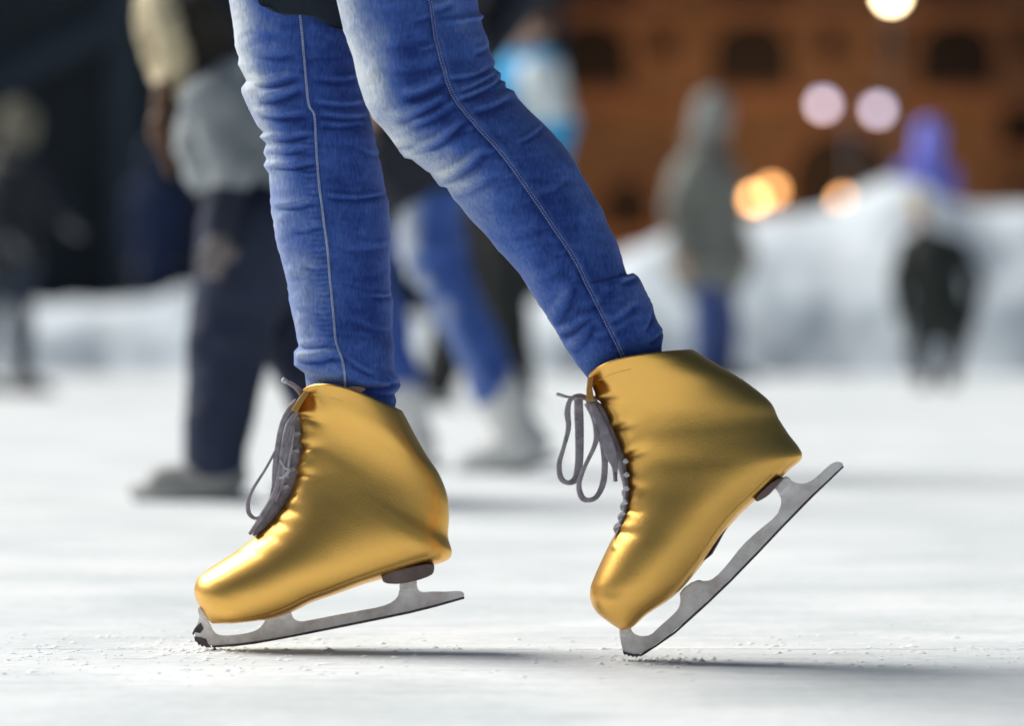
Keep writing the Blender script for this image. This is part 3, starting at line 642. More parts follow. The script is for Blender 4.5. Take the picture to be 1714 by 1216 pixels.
def leg_surface(L, R, D, squash, creases, seed, front_fade):
    """denim tube: sides follow the outline of the real leg, round in depth, with folds pressed into it"""
    def hi(p, n):
        return arclen(np.vstack([p]), n)
    l = hi(L, NT); r = hi(R, NT); mid = (l + r) / 2
    th = np.linspace(0, 2 * np.pi, NA, endpoint=False)
    lat = np.cos(th)                       # -1 = left edge
    px = mid[:, None, :] - (l - mid)[:, None, :] * 0 + ((r - l) / 2)[:, None, :] * (-lat)[None, :, None] * -1
    half = np.linalg.norm(r - l, axis=1) / 2 / F * D
    # smooth the half depth so the outline's little bumps do not ring the whole leg
    kk = np.ones(41) / 41; hs = np.convolve(np.pad(half, 20, mode='edge'), kk, 'valid') * (1 - .34 * sm(np.linspace(0, 1, NT), .90, .955))
    depth = -np.sin(th)[None, :] * (hs * squash)[:, None]
    pts = P(px[..., 0], px[..., 1], D + depth)
    flat = pts.reshape(-1, 3); fp = px.reshape(-1, 2); sn = np.sin(np.tile(th, NT)); cs = np.cos(np.tile(th, NT))
    # pressed folds
    d = np.zeros(len(flat)); ridge = np.zeros(len(flat))
    for (a, b, amp, w) in creases:
        a, b = np.array(a, float), np.array(b, float); e = b - a; Ln = np.linalg.norm(e); e /= Ln; nrm = np.array([-e[1], e[0]])
        if nrm[1] < 0: nrm = -nrm
        q = fp - a; al = q @ e; bow = 0.06 * Ln * np.sin(np.clip(al / Ln, 0, 1) * np.pi); ds = q @ nrm - bow
        ends = np.clip(np.minimum(al + 6, Ln + 6 - al) / (0.28 * Ln), 0, 1); ends = ends * ends * (3 - 2 * ends)
        side = np.clip(sn * 3 + .3, 0, 1)
        v = np.exp(-(ds / w) ** 2); up = np.exp(-((ds + 1.7 * w) / (1.1 * w)) ** 2)
        v = v + .5 * np.exp(-(ds / (.38 * w)) ** 2); d += side * ends * amp * .0011 * (-v + 0.85 * up); ridge += side * ends * np.minimum(amp / 4, 1) * (up - .8 * v)
    d += fbm(flat * np.array([1, 1, 2.2]), 16, 3, seed) * .0017 + fbm(flat * np.array([1, 1, 2.6]), 45, 3, seed + 5) * .0008
    rg = 1 - np.abs(fbm(flat * np.array([1, 1, 2.4]) + np.array([0, 0, flat[0, 0]]), 11, 2, seed + 60)) * 5; d -= np.clip(rg, 0, 1) ** 3 * .0009 * np.clip(sn, 0, 1)
    # the unseen side gets loose rings of its own
    d += np.clip(-sn, 0, 1) * fbm(flat * np.array([.6, .6, 3.0]), 22, 2, seed + 11) * .003
    # keep the outline itself: fold depth fades at the very edge
    d *= np.where(sn > 0, np.clip(np.abs(sn) * 2.2, .25, 1), 1)
    nv = np.stack([np.repeat(np.zeros(NT), NA), -sn, np.zeros(len(sn))], 1)
    dirw = (r - l); dirw = dirw / np.linalg.norm(dirw, axis=1)[:, None]
    nv[:, 0] = (cs * np.repeat(dirw[:, 0], NA)); nv[:, 2] = -(cs * np.repeat(dirw[:, 1], NA))
    nv /= np.linalg.norm(nv, axis=1)[:, None]
    flat = flat + nv * d[:, None]
    lat01 = (cs + 1) / 2
    fade = front_fade(fp[:, 0], fp[:, 1], lat01, sn) + ridge * .18 + fbm(flat * np.array([1, 1, .5]), 20, 3, seed + 21) * .12
    return flat, fade, l, r
def tube_faces(nt, na, off=0):
    return [(off + i * na + j, off + i * na + (j + 1) % na, off + (i + 1) * na + (j + 1) % na, off + (i + 1) * na + j) for i in range(nt - 1) for j in range(na)]
def sm(x, a, b): t = np.clip((x - a) / (b - a), 0, 1); return t * t * (3 - 2 * t)
def fade_far(x, y, s, sn):
    front = 1 - sm(s, 0.02, 0.30); mid = 1 - sm(s, 0.25, .58)
    return .08 + front * (.22 + .40 * (1 - sm(y, 120, 420))) + mid * (.12 + .10 * sm(y, 250, 420)) - .05 * sm(s, .6, .8) * (1 - sm(y, 150, 260)) + .10 * sm(s, .86, 1.0) * sm(y, 150, 300)
def fade_near(x, y, s, sn):
    front = (1 - sm(s, -.02, 0.50)) ** 1.2; k = 1 - sm(y, 200, 470)
    return .04 + front * (.84 * k + .26 * (1 - k)) + .12 * sm(s, .62, .95) + .10 * (1 - sm(y, -50, 120)) * sm(s, .5, .9)
FAR_SEAM = [(470, -300), (488, -120), (500, 0), (506, 60), (512, 130), (517, 175), (526, 192), (529, 240), (532, 290), (540, 360), (548, 420), (553, 480), (558, 530), (562, 575), (573, 605), (577, 630), (577, 670)]
NEAR_SEAM = [(640, -300), (690, -120), (721, 0), (730, 60), (742, 110), (755, 150), (772, 178), (800, 212), (840, 256), (880, 311), (920, 370), (960, 430), (985, 480), (1010, 530), (1030, 570), (1046, 604)]
_ys = np.array(FAR_SEAM, float)
for yy in np.arange(238, 600, 9.5):              # puckers beside the felled seam
    xx = np.interp(yy, _ys[:, 1], _ys[:, 0]); yj = yy + random.uniform(-2, 2)
    FAR_CREASE.append(((xx - random.uniform(14, 30), yj + 2), (xx - 1, yj), random.uniform(.4, 1.1), 3))
_g = arclen(cr(NEAR_SEAM, 60), 40)
for i in range(10, 38):
    NEAR_CREASE.append((tuple(_g[i]), tuple(_g[i + 2]), 1.3, 4))
    if i % 2: NEAR_CREASE.append((tuple(_g[i] + [-22, 9]), tuple(_g[i] + [-2, 1]), random.uniform(.6, 1.4), 3.5))
vf, ff, fl, fr_ = leg_surface(FAR_L, FAR_R, D_FAR, .86, FAR_CREASE, 3, fade_far)
vn, fn, nl, nr = leg_surface(NEAR_L, NEAR_R, D_NEAR, .80, NEAR_CREASE, 40, fade_near)
# seat of the jeans, above the frame
hv, hf = surface([('c', P(470, -620, 4.09), P(440, -480, 4.15), .125, .10), ('c', P(490, -620, 4.09), P(560, -470, 4.03), .125, .10), ('e', P(520, -560, 4.09), (.15, .13, .10))], .05, .012)
faces = tube_faces(NT, NA) + tube_faces(NT, NA, len(vf)); o1 = len(vf) + len(vn)
faces += [tuple(i + o1 for i in f) for f in hf]
jeans = mesh_obj('jeans', np.vstack([vf, vn, hv]), faces, M['denim'], MS)
at = jeans.data.attributes.new('fade', 'FLOAT', 'POINT'); at.data.foreach_set('value', np.r_[ff, fn, np.full(len(hv), .15)].astype(np.float32))
bm = bmesh.new(); bm.from_mesh(jeans.data); bmesh.ops.recalc_face_normals(bm, faces=bm.faces); bm.to_mesh(jeans.data); bm.free()

def on_leg(path, verts, l, r, n=260):
    """lift a seam drawn on the visible side onto the cloth surface"""
    p = cr(path, n); front = verts.reshape(NT, NA, 3); out = []
    mid = (l + r) / 2
    for q in p:
        i = int(np.argmin(np.abs((mid - q) @ np.array([0, 1.0])) + np.abs(np.linalg.norm(mid - q, axis=1)) * .0)) if abs(mid[-1, 0] - mid[0, 0]) < 260 else None
        if i is None:
            dirw = (r - l) / np.linalg.norm(r - l, axis=1)[:, None]; perp = np.stack([-dirw[:, 1], dirw[:, 0]], 1)
            i = int(np.argmin(np.abs(((q - mid) * perp).sum(1)) + (np.linalg.norm(q - mid, axis=1) > 160) * 1e3))
        e = r[i] - l[i]; s = np.clip(((q - l[i]) @ e) / (e @ e), .02, .98)
        j = math.acos(np.clip(2 * s - 1, -1, 1)) / (2 * math.pi) * NA; j0 = int(j) % NA; u = j - int(j)
        out.append(front[i, j0] * (1 - u) + front[i, (j0 + 1) % NA] * u)
    out = np.array(out); k = np.ones(5) / 5
    return np.stack([np.convolve(np.pad(out[:, c], 2, mode='edge'), k, 'valid') for c in range(3)], 1)
def seam(path, verts, l, r, w, cord, mat_cord):
    s = on_leg(path, verts, l, r)
    s = s + np.array([0, -.0007, 0])
    b = MB(); b.tube(s, w, .0016, up=(0, 1, 0), n=10); o = b.build('seam', mat_cord, jeans, smooth=True)
    for q in o.data.polygons: pass
    a = o.data.attributes.new('fade', 'FLOAT', 'POINT'); a.data.foreach_set('value', np.full(len(o.data.vertices), cord, np.float32))
    st = MB(); k = 0; g = arclen(s, 900)
    side = unit(np.cross(s[-1] - s[0], [0, 1, 0]))
    for i in range(0, 896, 4):
        for e in (-.62, .62): st.tube([g[i] + side * e * w + [0, -.0015, 0], g[i + 2] + side * e * w + [0, -.0015, 0]], .00045, .0004, n=5)
    st.build('stitching', M['thread'], jeans, smooth=True)
seam(FAR_SEAM, vf, fl, fr_, .0013, .58, M['denim'])
seam(NEAR_SEAM, vn, nl, nr, .0022, .06, M['denim'])

# ---- upper body, above the frame
mp = lambda x, y, d=0.0: P(x, y, 4.09 + d)
hd, nk, ch, pv = mp(440, -1420), mp(455, -1250), mp(470, -1080), mp(500, -640)
fc = np.array([-1, 0, -.1])
B = [('e', hd + [0, 0, .02], (.085, .078, .105)), ('e', hd + fc * .025 + [0, 0, -.045], (.058, .056, .062)), ('c', hd + fc * .09, hd + fc * .1 + [0, 0, -.03], .010, .014), ('c', hd + fc * .078 + [0, .018, -.058], hd + fc * .078 + [0, -.018, -.058], .011, .011),
     ('e', hd + [0, .08, -.01], (.018, .018, .03)), ('e', hd + [0, -.08, -.01], (.018, .018, .03)), ('c', hd, nk, .055, .055), ('c', nk, ch, .06, .11), ('c', ch, pv, .105, .11)]
arms = []
for sg in (-1, 1):
    sh, el, ha = nk + [0, sg * .17, -.04], mp(520 - sg * 60, -960, sg * .22), mp(400 - sg * 90, -760, sg * .26)
    arms.append((sh, el, ha)); B += [('c', nk, sh, .06, .05), ('c', sh, el, .045, .036), ('c', el, ha, .036, .025)] + hand_prims(ha, ha - el, np.array([0, sg, 0.]) , 1.0)
for pts, rr in (([pv, mp(445, -480, .07), mp(520, 180, .065), mp(590, 670, .065)], (.08, .06, .040, .030)), ([pv, mp(575, -440, -.065), mp(690, 60, -.068), mp(728, 195, -.068), mp(860, 330, -.068), mp(1052, 610, -.068)], (.08, .06, .045, .042, .040, .028))):
    for i in range(len(pts) - 1): B.append(('c', pts[i], pts[i + 1], rr[i], rr[i + 1]))
body_mesh('body', B, .015, .009, M['skin'], MS)
for sg in (-1, 1):
    e = MB(); ball(e, hd + fc * .078 + [0, sg * .03, .012], .011, 6); e.build('eye', M['eye'], MS, smooth=True)
Kj = [('c', nk + [0, 0, -.03], ch, .09, .15), ('c', ch, pv, .145, .165), ('c', pv, mp(505, -520), .165, .175)]
for sh, el, ha in arms: Kj += [('c', nk + [0, 0, -.05], sh, .08, .075), ('c', sh, el, .072, .058), ('c', el, ha, .058, .046)]
teal = cloth('teal_jacket_and_shade', (.008, .014, .024))
body_mesh('jacket', Kj, .03, .012, teal, MS, wrinkle=.01)
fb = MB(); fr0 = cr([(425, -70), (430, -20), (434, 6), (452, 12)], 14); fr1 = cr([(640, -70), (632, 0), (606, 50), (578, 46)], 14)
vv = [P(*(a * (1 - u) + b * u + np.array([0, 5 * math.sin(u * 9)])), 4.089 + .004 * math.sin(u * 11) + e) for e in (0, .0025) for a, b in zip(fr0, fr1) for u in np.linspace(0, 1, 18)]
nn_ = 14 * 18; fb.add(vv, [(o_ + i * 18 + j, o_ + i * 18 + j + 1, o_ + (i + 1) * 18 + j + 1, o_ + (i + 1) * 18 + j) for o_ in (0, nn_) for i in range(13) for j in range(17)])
fb.build('shade_flap', teal, MS, smooth=True)  # added dark flap standing in for the jacket's shadow on the far thigh
body_mesh('hair', [('e', hd - fc * .02 + [0, 0, .035], (.096, .094, .098)), ('c', hd - fc * .05, nk - fc * .07 + [0, 0, -.12], .075, .05)], .02, .010, M['hair'], MS, wrinkle=.006, wscale=30)

# ---- gold covered skates
def zl(u, v): return (300 + u / 2.338, 600 + v / 2.338)
def zr(u, v): return (900 + u / 2.1722, 560 + v / 2.1722)
W_ST = [.014, .031, .040, .0445, .0475, .049, .0495, .049, .0480, .0465, .0445, .042, .0395, .0375, .0375, .040, .0445, .0475]
def build_skate(Z, D, stations, rim_bulge, eyelets, nubs, blade, heel, sole_pts, cuff_tab, label, seed):
    F_ = np.array([Z(*a) for a, b in stations]); B_ = np.array([Z(*b) for a, b in stations]); n = len(stations)
    nt, na = 170, 128
    Fp, Bp = cr(F_, nt), cr(B_, nt); w = cr(np.array(W_ST)[:, None], nt)[:, 0]; t = np.linspace(0, n - 1, nt)
    th = np.linspace(0, 2 * np.pi, na, endpoint=False); s = (1 - np.cos(th)) / 2; sg = np.sign(np.sin(th) + 1e-12)
    foot = np.where(s < .56, np.sqrt(np.clip(1 - (1 - s / .56) ** 2, 0, 1)), 1 - .24 * np.clip((s - .56) / .37, 0, 2) ** 2)
    foot = foot * np.where(s < .92, 1, np.sqrt(np.clip(1 - ((s - .92) / .08) ** 2, 0, 1)))
    ank = np.abs(np.sin(th)) ** .85
    m = sm(t, 6.5, 12.5)[:, None]; prof = foot[None] * (1 - m) + ank[None] * m
    px = Fp[:, None] + (Bp - Fp)[:, None] * s[None, :, None]
    # the cuff's rim rises between shin and back
    bul = sm(t, n - 5, n - 1)[:, None] * (np.sin(np.pi * s ** .62) ** 1.0)[None]
    ax = Bp - Fp; nn = np.stack([ax[:, 1], -ax[:, 0]], 1); nn /= np.linalg.norm(nn, axis=1)[:, None]
    px = px + nn[:, None] * (bul * rim_bulge)[..., None]
    lat = w[:, None] * prof * sg[None]
    pts = P(px[..., 0], px[..., 1], D - lat).reshape(-1, 3)
    faces = tube_faces(nt, na)
    # toe end
    pts = np.vstack([pts, P(*((Fp[0] + Bp[0]) / 2), D)[None]]); faces += [(len(pts) - 1, (j + 1) % na, j) for j in range(na)]
    # folded-in rim
    top = pts[(nt - 1) * na: nt * na]; ctr = top.mean(0); dn = unit(pts[(nt - 9) * na:(nt - 8) * na].mean(0) - ctr)
    r1 = ctr + (top - ctr) * .955 + dn * .001; r2 = ctr + (top - ctr) * .93 + dn * .022; b0 = len(pts)
    pts = np.vstack([pts, r1, r2]); a0 = (nt - 1) * na
    for q0, q1 in ((a0, b0), (b0, b0 + na)): faces += [(q0 + j, q0 + (j + 1) % na, q1 + (j + 1) % na, q1 + j) for j in range(na)]
    fp = np.vstack([px.reshape(-1, 2), np.zeros((1 + 2 * na, 2)) - 999]); ss = np.r_[np.tile(s, nt), np.zeros(1 + 2 * na)]; tt = np.r_[np.repeat(t, na), np.zeros(1 + 2 * na)]
    o = mesh_obj('ice_skate', pts, faces, M['gold'], MS, origin=P(float(B_[2][0]), float(B_[2][1]), D)); o['label'] = label
    bm = bmesh.new(); bm.from_mesh(o.data); bmesh.ops.recalc_face_normals(bm, faces=bm.faces); bm.to_mesh(o.data); bm.free()
    nr_ = np.array([v.normal for v in o.data.vertices]); d = np.zeros(len(pts))
    k = 2.3
    for (ex, ey, dx, dy, amp) in eyelets:             # dimples pulled by the lacing, running back from each hole
        e = np.array(Z(ex, ey)); dr = unit(np.array([dx, dy])); nv = np.array([-dr[1], dr[0]]); q = fp - e; al = q @ dr; ac = q @ nv
        wd = 5.0 + np.clip(al, 0, 200) * .10
        d += -.8 * amp * .001 * np.exp(-(ac / wd) ** 2) * np.where(al > 0, np.exp(-(al / 26) ** 2), np.exp(-(al / 5) ** 2))
        d += .42 * amp * .001 * np.exp(-((ac + 2.2 * wd) / (1.4 * wd)) ** 2) * np.where(al > 0, np.exp(-(al / 28) ** 2), np.exp(-(al / 8) ** 2))
    for (ex, ey, amp, rad) in nubs:
        e = np.array(Z(ex, ey)); d += amp * .001 * np.exp(-((fp - e) ** 2).sum(1) / (rad / k) ** 2)
    env = sm(tt, 2, 5) * (1 - sm(tt, n - 2.2, n - 1.2))
    d += env * fbm(pts * np.array([1, 1, .7]), 8, 2, seed) * .0013 + env * fbm(pts * np.array([1, .6, 1]), 26, 2, seed + 3) * .00015
    # stitched hem line along the sole edge
    edge = (ss > .90) & (tt > 1.2) & (tt < 10.2)
    d += np.where((tt > 1.0) & (tt < 10.5), .0006 * np.exp(-((ss - .955) / .022) ** 2) - .0005 * np.exp(-((ss - .915) / .014) ** 2), 0)
    # rim band
    d += .0003 * np.exp(-((tt - (n - 1.25)) / .3) ** 2)
    v2 = np.array([v.co for v in o.data.vertices]) + nr_ * d[:, None]
    o.data.vertices.foreach_set('co', v2.ravel()); o.data.update()
    world = np.array(o.matrix_basis.translation) + np.array(MS.location); V = v2 + world
    # stitches
    G = V[:nt * na].reshape(nt, na, 3); N3 = nr_[:nt * na].reshape(nt, na, 3); st = MB()
    js = [int(np.argmin(np.where(np.sin(th) > 0, np.abs(s - .915), 9))), int(np.argmin(np.where(np.sin(th) < 0, np.abs(s - .915), 9)))]
    i0, i1 = int(nt * 3.0 / (n - 1)), int(nt * 9.9 / (n - 1))
    for j in js:
        p = arclen(G[i0:i1, j] + N3[i0:i1, j] * .0006, 240)
        st = MB()
        for i in range(0, 237, 3): st.tube([p[i], p[i + 1], p[i + 2]], .00055, .0004, n=5)
        st.build('hem_stitching', M['goldthread'], o, smooth=True)
    st = MB()
    ir = int(nt * (n - 1.75) / (n - 1)); p = G[ir] + N3[ir] * .0005; p = arclen(np.vstack([p[-26:], p[:27]]), 150)
    for i in range(0, 147, 3): st.tube([p[i], p[i + 1], p[i + 2]], .0003, .0002, n=5)
    st.build('rim_stitching', M['goldthread'], o, smooth=True)
        # blade, thicker where it meets the sole
    def plate(poly, half, m, name, chk=1, bev=.0012):
        q = chaikin([Z(*a) for a in poly], chk) if chk else np.array([Z(*a) for a in poly]); kq = len(q); b = MB()
        v = [P(x, y, D + e * half) for e in (-1, 1) for x, y in q]
        b.add(v, [tuple(range(kq))[::-1], tuple(range(kq, 2 * kq))] + [(i, (i + 1) % kq, kq + (i + 1) % kq, kq + i) for i in range(kq)])
        ob = b.build(name, m, o)
        bm = bmesh.new(); bm.from_mesh(ob.data); bmesh.ops.triangulate(bm, faces=[f for f in bm.faces if len(f.verts) > 4]); bm.to_mesh(ob.data); bm.free()
        if bev:
            md = ob.modifiers.new('bevel', 'BEVEL'); md.width = bev; md.segments = 2; md.limit_method = 'ANGLE'; md.angle_limit = .7
        return ob
    plate(blade['plate'], .0042, M['blade'], 'blade')
    plate(blade['edge'], .0047, M['runner'], 'blade_edge', 0, .0006)
    for tp in blade['picks']: plate(tp, .0053, M['runner'], 'toe_pick', 0, .0005)
    for st_ in blade['feet']: plate(st_, .012, M['blade'], 'stanchion', 1, .002)
    if heel: plate(heel, .030, M['heel'], 'heel', 1, .003)
    q = cr([Z(*a) for a in sole_pts], 40)
    b = MB(); b.tube([P(x, y, D) for x, y in q], .0025, np.interp(np.linspace(0, 1, 40), [0, .12, .3, .55, .8, 1], [.006, .018, .027, .019, .021, .018]), up=(0, 1, 0), n=12); b.build('sole', M['sole'], o, smooth=True)
    # cuff tab: amber underside of the flap in front of the shin
    tp = [Z(*a) for a in cuff_tab]; b = MB(); v = []
    for e in (-1, 1): v += [P(x, y, D - .012 + e * .022) for x, y in tp]
    kq = len(tp); b.add(v, [tuple(range(kq))[::-1], tuple(range(kq, 2 * kq))] + [(i, (i + 1) % kq, kq + (i + 1) % kq, kq + i) for i in range(kq)])
    b.build('cuff_flap', M['lining'], o, bevel=.0015)
    return o

LST = [((95, 1003), (130, 1041)), ((64, 940), (205, 1040)), ((60, 895), (290, 1032)), ((84, 850), (380, 1017)), ((145, 806), (450, 992)), ((220, 757), (520, 957)), ((285, 705), (620, 922)), ((345, 650), (720, 887)), ((402, 577), (830, 853)),
       ((438, 508), (950, 820)), ((452, 452), (1040, 795)), ((462, 390), (1066, 762)), ((466, 335), (1051, 700)), ((463, 285), (1054, 620)), ((456, 240), (1048, 545)), ((456, 205), (1018, 462)), ((468, 165), (958, 368)), ((484, 126), (872, 206))]
L_EYE = [(488, 236, 1, .22, 3.2), (470, 350, 1, -.02, 3.4), (458, 455, 1, .05, 3.4), (510, 165, .3, 1, 2.2), (410, 585, 1, .45, 1.6), (375, 640, 1, .5, 1.4), (335, 690, 1, .5, 1.2), (260, 750, 1, .4, 1.0)]
L_NUB = [(476, 215, 2.0, 12), (462, 330, 2.2, 12), (452, 440, 2.2, 14), (398, 590, 1.4, 9), (360, 645, 1.4, 9), (330, 682, 1.4, 8), (262, 742, 1.0, 9), (225, 770, .9, 9)]
L_BLADE = dict(
    plate=[(66, 1112), (92, 1124), (130, 1127), (210, 1122), (300, 1111), (450, 1084), (600, 1054), (760, 1022), (900, 993), (1000, 968), (1100, 940), (1118, 932), (1112, 916), (1096, 912), (1045, 915), (985, 914), (948, 918), (930, 902), (929, 850), (864, 860), (862, 922), (840, 953), (790, 974), (700, 990), (600, 1009), (500, 1029), (468, 1032), (446, 1020), (434, 990), (346, 1008), (334, 1034), (312, 1060), (285, 1073), (230, 1084), (162, 1088), (134, 1072), (121, 1040), (100, 1006), (82, 990), (74, 1028), (60, 1066)],
    edge=[(128, 1134), (210, 1130), (300, 1119), (450, 1092), (600, 1062), (760, 1030), (900, 1001), (1000, 976), (1116, 943), (1116, 934), (1000, 966), (900, 991), (760, 1020), (600, 1052), (450, 1083), (300, 1110), (210, 1121), (128, 1126)],
    picks=[[(84, 1036), (96, 1060), (82, 1078), (62, 1074), (56, 1086), (50, 1080), (58, 1062), (66, 1050)], [(58, 1090), (82, 1094), (104, 1100), (114, 1120), (128, 1134), (104, 1134), (98, 1127), (88, 1132), (84, 1122), (74, 1124), (70, 1112), (62, 1110)]],
    feet=[[(862, 872), (930, 858), (930, 900), (862, 916)], [(346, 1008), (434, 990), (446, 1016), (426, 1026), (340, 1032), (330, 1030)], [(76, 968), (100, 1000), (122, 1040), (116, 1052), (82, 1020), (70, 990)]])
L_HEEL = [(792, 864), (802, 882), (860, 886), (930, 872), (985, 852), (998, 836), (998, 800), (900, 818), (800, 845)]
L_SOLE = [(118, 1016), (208, 1016), (376, 992), (516, 930), (716, 860), (846, 822), (1020, 775)]
L_TAB = [(438, 205), (466, 160), (490, 128), (512, 130), (500, 150), (480, 180), (462, 214)]
sl_ = build_skate(zl, D_FAR, LST, 20, L_EYE, L_NUB, L_BLADE, L_HEEL, L_SOLE, L_TAB, 'gold covered skate nearly flat on the ice with a brown heel', 11)

RST = [((268, 1055), (310, 1080)), ((214, 1012), (345, 1066)), ((192, 965), (400, 1018)), ((192, 925), (478, 966)), ((206, 886), (530, 918)), ((232, 828), (580, 860)), ((262, 765), (622, 806)), ((290, 712), (680, 722)), ((314, 650), (742, 650)),
       ((328, 590), (835, 566)), ((328, 520), (915, 492)), ((318, 458), (960, 440)), ((296, 404), (908, 358)), ((272, 345), (876, 306)), ((250, 295), (845, 245)), ((226, 250), (762, 178)), ((205, 205), (668, 118)), ((184, 156), (560, 54))]
R_EYE = [(236, 246, 1, .02, 3.2), (283, 345, 1, -.35, 3.4), (328, 445, 1, -.4, 3.4), (222, 180, .7, .7, 2.2), (330, 560, 1, .05, 1.4), (328, 640, 1, .1, 1.4), (305, 720, 1, .2, 1.2)]
R_NUB = [(222, 225, 2.0, 12), (270, 330, 2.2, 12), (312, 438, 2.2, 14), (330, 580, 1.2, 9), (324, 650, 1.2, 9), (300, 705, 1.2, 8), (280, 775, 1.0, 9)]
R_BLADE = dict(
    plate=[(318, 1160), (345, 1166), (376, 1164), (430, 1128), (500, 1079), (620, 970), (700, 893), (800, 790), (900, 684), (1000, 582), (1108, 486), (1112, 472), (1096, 463), (1074, 466), (1048, 486), (1018, 516), (988, 539), (952, 546), (922, 534), (900, 512), (852, 545), (884, 590), (886, 622), (868, 662), (800, 716), (740, 772), (690, 838), (645, 886), (614, 900), (575, 892), (515, 935), (520, 970), (512, 1000), (480, 1032), (440, 1066), (412, 1095), (376, 1100), (345, 1088), (336, 1060), (298, 1066), (296, 1084), (302, 1120), (308, 1148)],
    edge=[(378, 1172), (432, 1137), (502, 1088), (622, 979), (702, 902), (802, 799), (902, 693), (1002, 591), (1114, 483), (1110, 478), (1000, 582), (900, 684), (800, 790), (700, 893), (620, 970), (500, 1079), (430, 1129), (374, 1164)],
    picks=[[(308, 1150), (322, 1158), (350, 1164), (378, 1164), (378, 1173), (366, 1171), (362, 1178), (352, 1171), (346, 1176), (338, 1169), (330, 1173), (324, 1165), (314, 1168)]],
    feet=[[(862, 552), (906, 512), (930, 540), (905, 560), (884, 585)], [(515, 940), (570, 893), (605, 902), (560, 940), (524, 962)], [(297, 1068), (335, 1058), (340, 1080), (318, 1102), (298, 1090)]])
R_HEEL = [(790, 606), (800, 610), (838, 588), (858, 566), (900, 520), (860, 530), (800, 585)]
R_SOLE = [(295, 1056), (336, 1046), (462, 946), (568, 840), (622, 798), (640, 772), (716, 646), (832, 536), (918, 456)]
R_TAB = [(177, 242), (177, 200), (182, 158), (204, 152), (198, 190), (206, 244)]
sr_ = build_skate(zr, D_NEAR, RST, 17, R_EYE, R_NUB, R_BLADE, R_HEEL, R_SOLE, R_TAB, 'gold covered skate balanced on its toe pick, heel raised', 23)

# ---- tongues and laces
def ribbon(Z, D, path, wpx, parent, m, name='lace', thick=.0009, up=(0, 1, 0), dy=0.0, n=46):
    p = cr([Z(*a[:2]) for a in path], n); yo = np.interp(np.linspace(0, 1, n), np.linspace(0, 1, len(path)), [a[2] if len(a) > 2 else 0 for a in path])
    w = 1.1 * np.interp(np.linspace(0, 1, n), np.linspace(0, 1, np.size(wpx)), np.atleast_1d(wpx)) / 2 / (2.25) / F * D
    b = MB(); b.tube(P(p[:, 0], p[:, 1], D + yo + dy), w, thick, up=up, n=8); return b.build(name, m, parent, smooth=True)
# far skate: tongue with lacing pressed along it, one long loop
ribbon(zl, D_FAR, [(478, 150), (458, 215), (450, 300), (440, 400), (418, 490), (374, 580), (322, 650), (292, 692)], [10, 50, 84, 84, 78, 62, 48, 12], sl_, M['lace_dark'], 'tongue', thick=.017)
for path, w, mm in (([(462, 165, -.020), (425, 210, -.022), (400, 270, -.022), (385, 350, -.022), (375, 430, -.022), (372, 500, -.02), (360, 560, -.02)], 20, 'lace'),
                    ([(462, 210, -.022), (430, 260, -.024), (408, 340, -.024), (395, 420, -.024), (378, 520, -.022), (330, 610, -.02), (275, 690, -.016)], [14, 16, 16, 15, 18, 20, 12], 'lace'),
                    ([(455, 225, -.020), (438, 300, -.024), (420, 400, -.024), (410, 470, -.022), (375, 560, -.02)], 12, 'lace'),
                    ([(450, 250, -.018), (442, 330, -.022), (430, 410, -.02), (424, 470, -.018)], 8, 'lace_white'),
                    ([(395, 400, -.026), (415, 430, -.028), (432, 435, -.026), (412, 462, -.027), (390, 470, -.026)], 9, 'lace_white'),
                    ([(448, 205, -.018), (412, 250, -.02), (392, 310, -.02), (382, 350, -.021), (340, 430, -.024), (290, 510, -.024), (270, 560, -.022), (272, 605, -.02), (295, 627, -.02), (318, 616, -.018), (350, 570, -.016), (392, 480, -.016)], [10, 12, 11, 10, 9, 11, 14, 16, 12, 8, 8, 8], 'lace')):
    ribbon(zl, D_FAR, path, w, sl_, M[mm])
for k in range(5):                              # crossings of the lacing over the tongue
    u, v = [(462, 240), (468, 300), (462, 370), (448, 440), (425, 510)][k]
    ribbon(zl, D_FAR, [(u + 6, v - 8, -.020), (u - 22, v + 2, -.018), (u - 34, v + 14, 0), (u - 22, v + 24, .018), (u + 6, v + 30, .020)], 12, sl_, M['lace'], n=20)
ribbon(zl, D_FAR, [(490, 150, -.01), (455, 112, -.016), (420, 92, -.02), (406, 84, -.022)], [24, 18, 14, 13], sl_, M['lace'], thick=.0016)
ribbon(zl, D_FAR, [(420, 92, -.020), (404, 83, -.022)], [17, 17], sl_, M['aglet'], 'lace_tip', thick=.003, n=6)
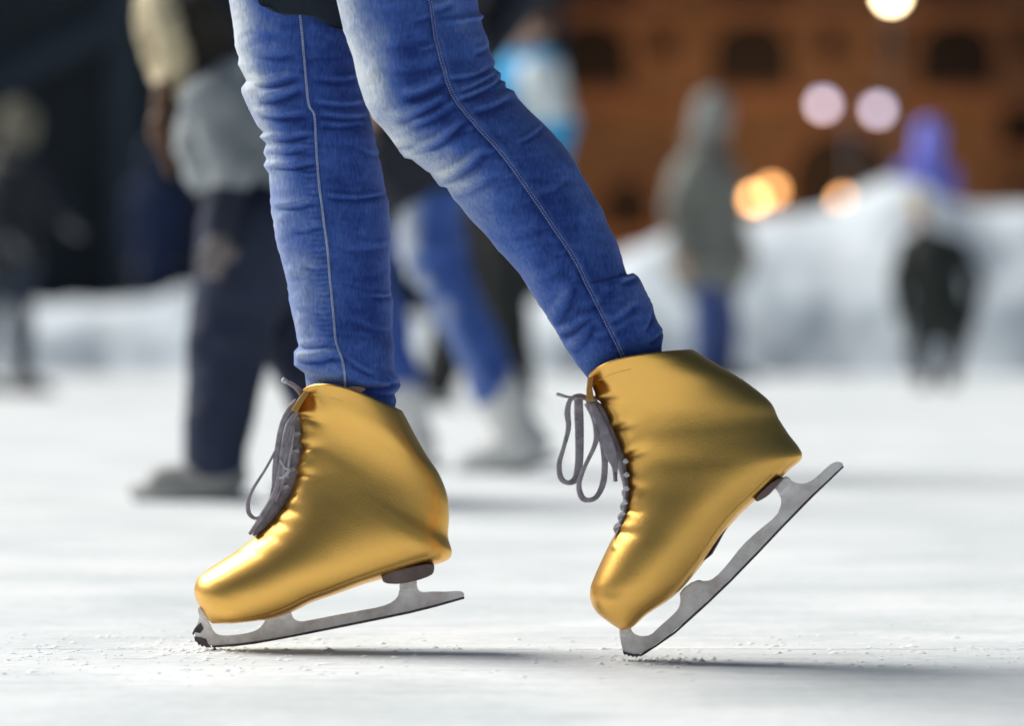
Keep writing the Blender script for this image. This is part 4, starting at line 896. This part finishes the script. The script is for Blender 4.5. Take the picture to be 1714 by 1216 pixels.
# near skate: two wide hanging loops, a tail with its tip
ribbon(zr, D_NEAR, [(190, 235), (222, 270), (248, 330), (272, 390), (296, 440), (312, 500), (322, 560), (316, 640), (296, 700), (280, 745)], [10, 36, 44, 46, 40, 30, 22, 20, 14, 6], sr_, M['lace_dark'], 'tongue', thick=.016)
for path, w, mm in (([(185, 232, -.014), (150, 222, -.018), (118, 240, -.022), (108, 285, -.024), (112, 340, -.024), (95, 410, -.024), (78, 470, -.024), (84, 522, -.024), (110, 540, -.022), (138, 525, -.018), (150, 470, -.014), (152, 380, -.012), (150, 300, -.012), (148, 235, -.012)], [12, 14, 16, 22, 18, 14, 18, 20, 16, 26, 28, 30, 32, 30], 'lace'),
                    ([(178, 250, -.016), (205, 300, -.022), (215, 360, -.026), (205, 410, -.026), (172, 480, -.026), (150, 545, -.026), (160, 592, -.024), (185, 604, -.022), (215, 590, -.018), (238, 540, -.016), (244, 470, -.016), (238, 400, -.018), (225, 340, -.020)], [20, 24, 22, 16, 14, 18, 22, 16, 18, 22, 22, 24, 30], 'lace'),
                    ([(195, 250, -.018), (222, 310, -.024), (248, 380, -.026), (268, 440, -.024), (280, 480, -.022), (282, 530, -.022)], [20, 36, 46, 42, 22, 12], 'lace'),
                    ([(200, 240, -.015), (150, 230, -.02), (110, 228, -.022), (72, 218, -.024)], [14, 10, 9, 9], 'lace')):
    ribbon(zr, D_NEAR, path, w, sr_, M[mm])
ribbon(zr, D_NEAR, [(96, 225, -.023), (68, 217, -.024)], [12, 12], sr_, M['aglet'], 'lace_tip', thick=.0026, n=6)
ribbon(zr, D_NEAR, [(281, 505, -.022), (283, 536, -.022)], [14, 14], sr_, M['lace_dark'], 'lace_tip', thick=.0026, n=6)
kn = MB(); ball(kn, P(*zr(196, 240), D_NEAR - .012), .0065, 8, sz=.8); kn.build('lace_knot', M['lace_dark'], sr_, smooth=True)
for u, v in [(318, 470), (322, 520), (322, 570), (316, 620), (308, 660), (292, 700)]:
    ribbon(zr, D_NEAR, [(u + 8, v - 12, -.020), (u - 3, v - 4, -.016), (u - 9, v + 6, 0), (u - 3, v + 20, .014), (u + 8, v + 26, .020)], 17, sr_, M['lace_white'], n=20)

# ---- small ice shavings and cut marks round the skates
def build_shavings():
    b = MB()
    for k in range(900):
        cx = random.uniform(-.62, .62); cy = random.gauss(4.12, .16)
        if random.random() < .35: cx = random.gauss(-.40, .14)
        r = random.choice([.0008, .001, .0012, .0016, .002, .0028]) * random.uniform(.7, 1.3)
        v = []
        for i in range(6):
            a = i * math.pi / 3 + random.uniform(-.3, .3); q = r * random.uniform(.6, 1.4); v.append((cx + 1.8 * q * math.cos(a), cy + q * math.sin(a), .0002))
        v.append((cx, cy, r * random.uniform(.5, 1.0)))
        b.add(v, [(i, (i + 1) % 6, 6) for i in range(6)])
    for tx, ty in ((325, 1083, ), (1062, 1102)):
        c0 = P(tx + 12, ty, D_FAR if tx < 700 else D_NEAR)
        for k in range(170):
            cx, cy = c0[0] + random.gauss(.0, .022) + abs(random.gauss(0, .02)), c0[1] + random.gauss(0, .03); r = random.choice([.0008, .0012, .0018, .0026]) * random.uniform(.7, 1.3)
            v = [(cx + 1.6 * r * random.uniform(.6, 1.3) * math.cos(i * math.pi / 3), cy + r * random.uniform(.6, 1.3) * math.sin(i * math.pi / 3), .0002) for i in range(6)] + [(cx, cy, r * random.uniform(.6, 1.3))]
            b.add(v, [(i, (i + 1) % 6, 6) for i in range(6)])
    tag(b.build('snow_crumbs', M['shaving'], smooth=True), 'fine white ice shavings scattered round the gold skates', kind='stuff')
build_shavings()
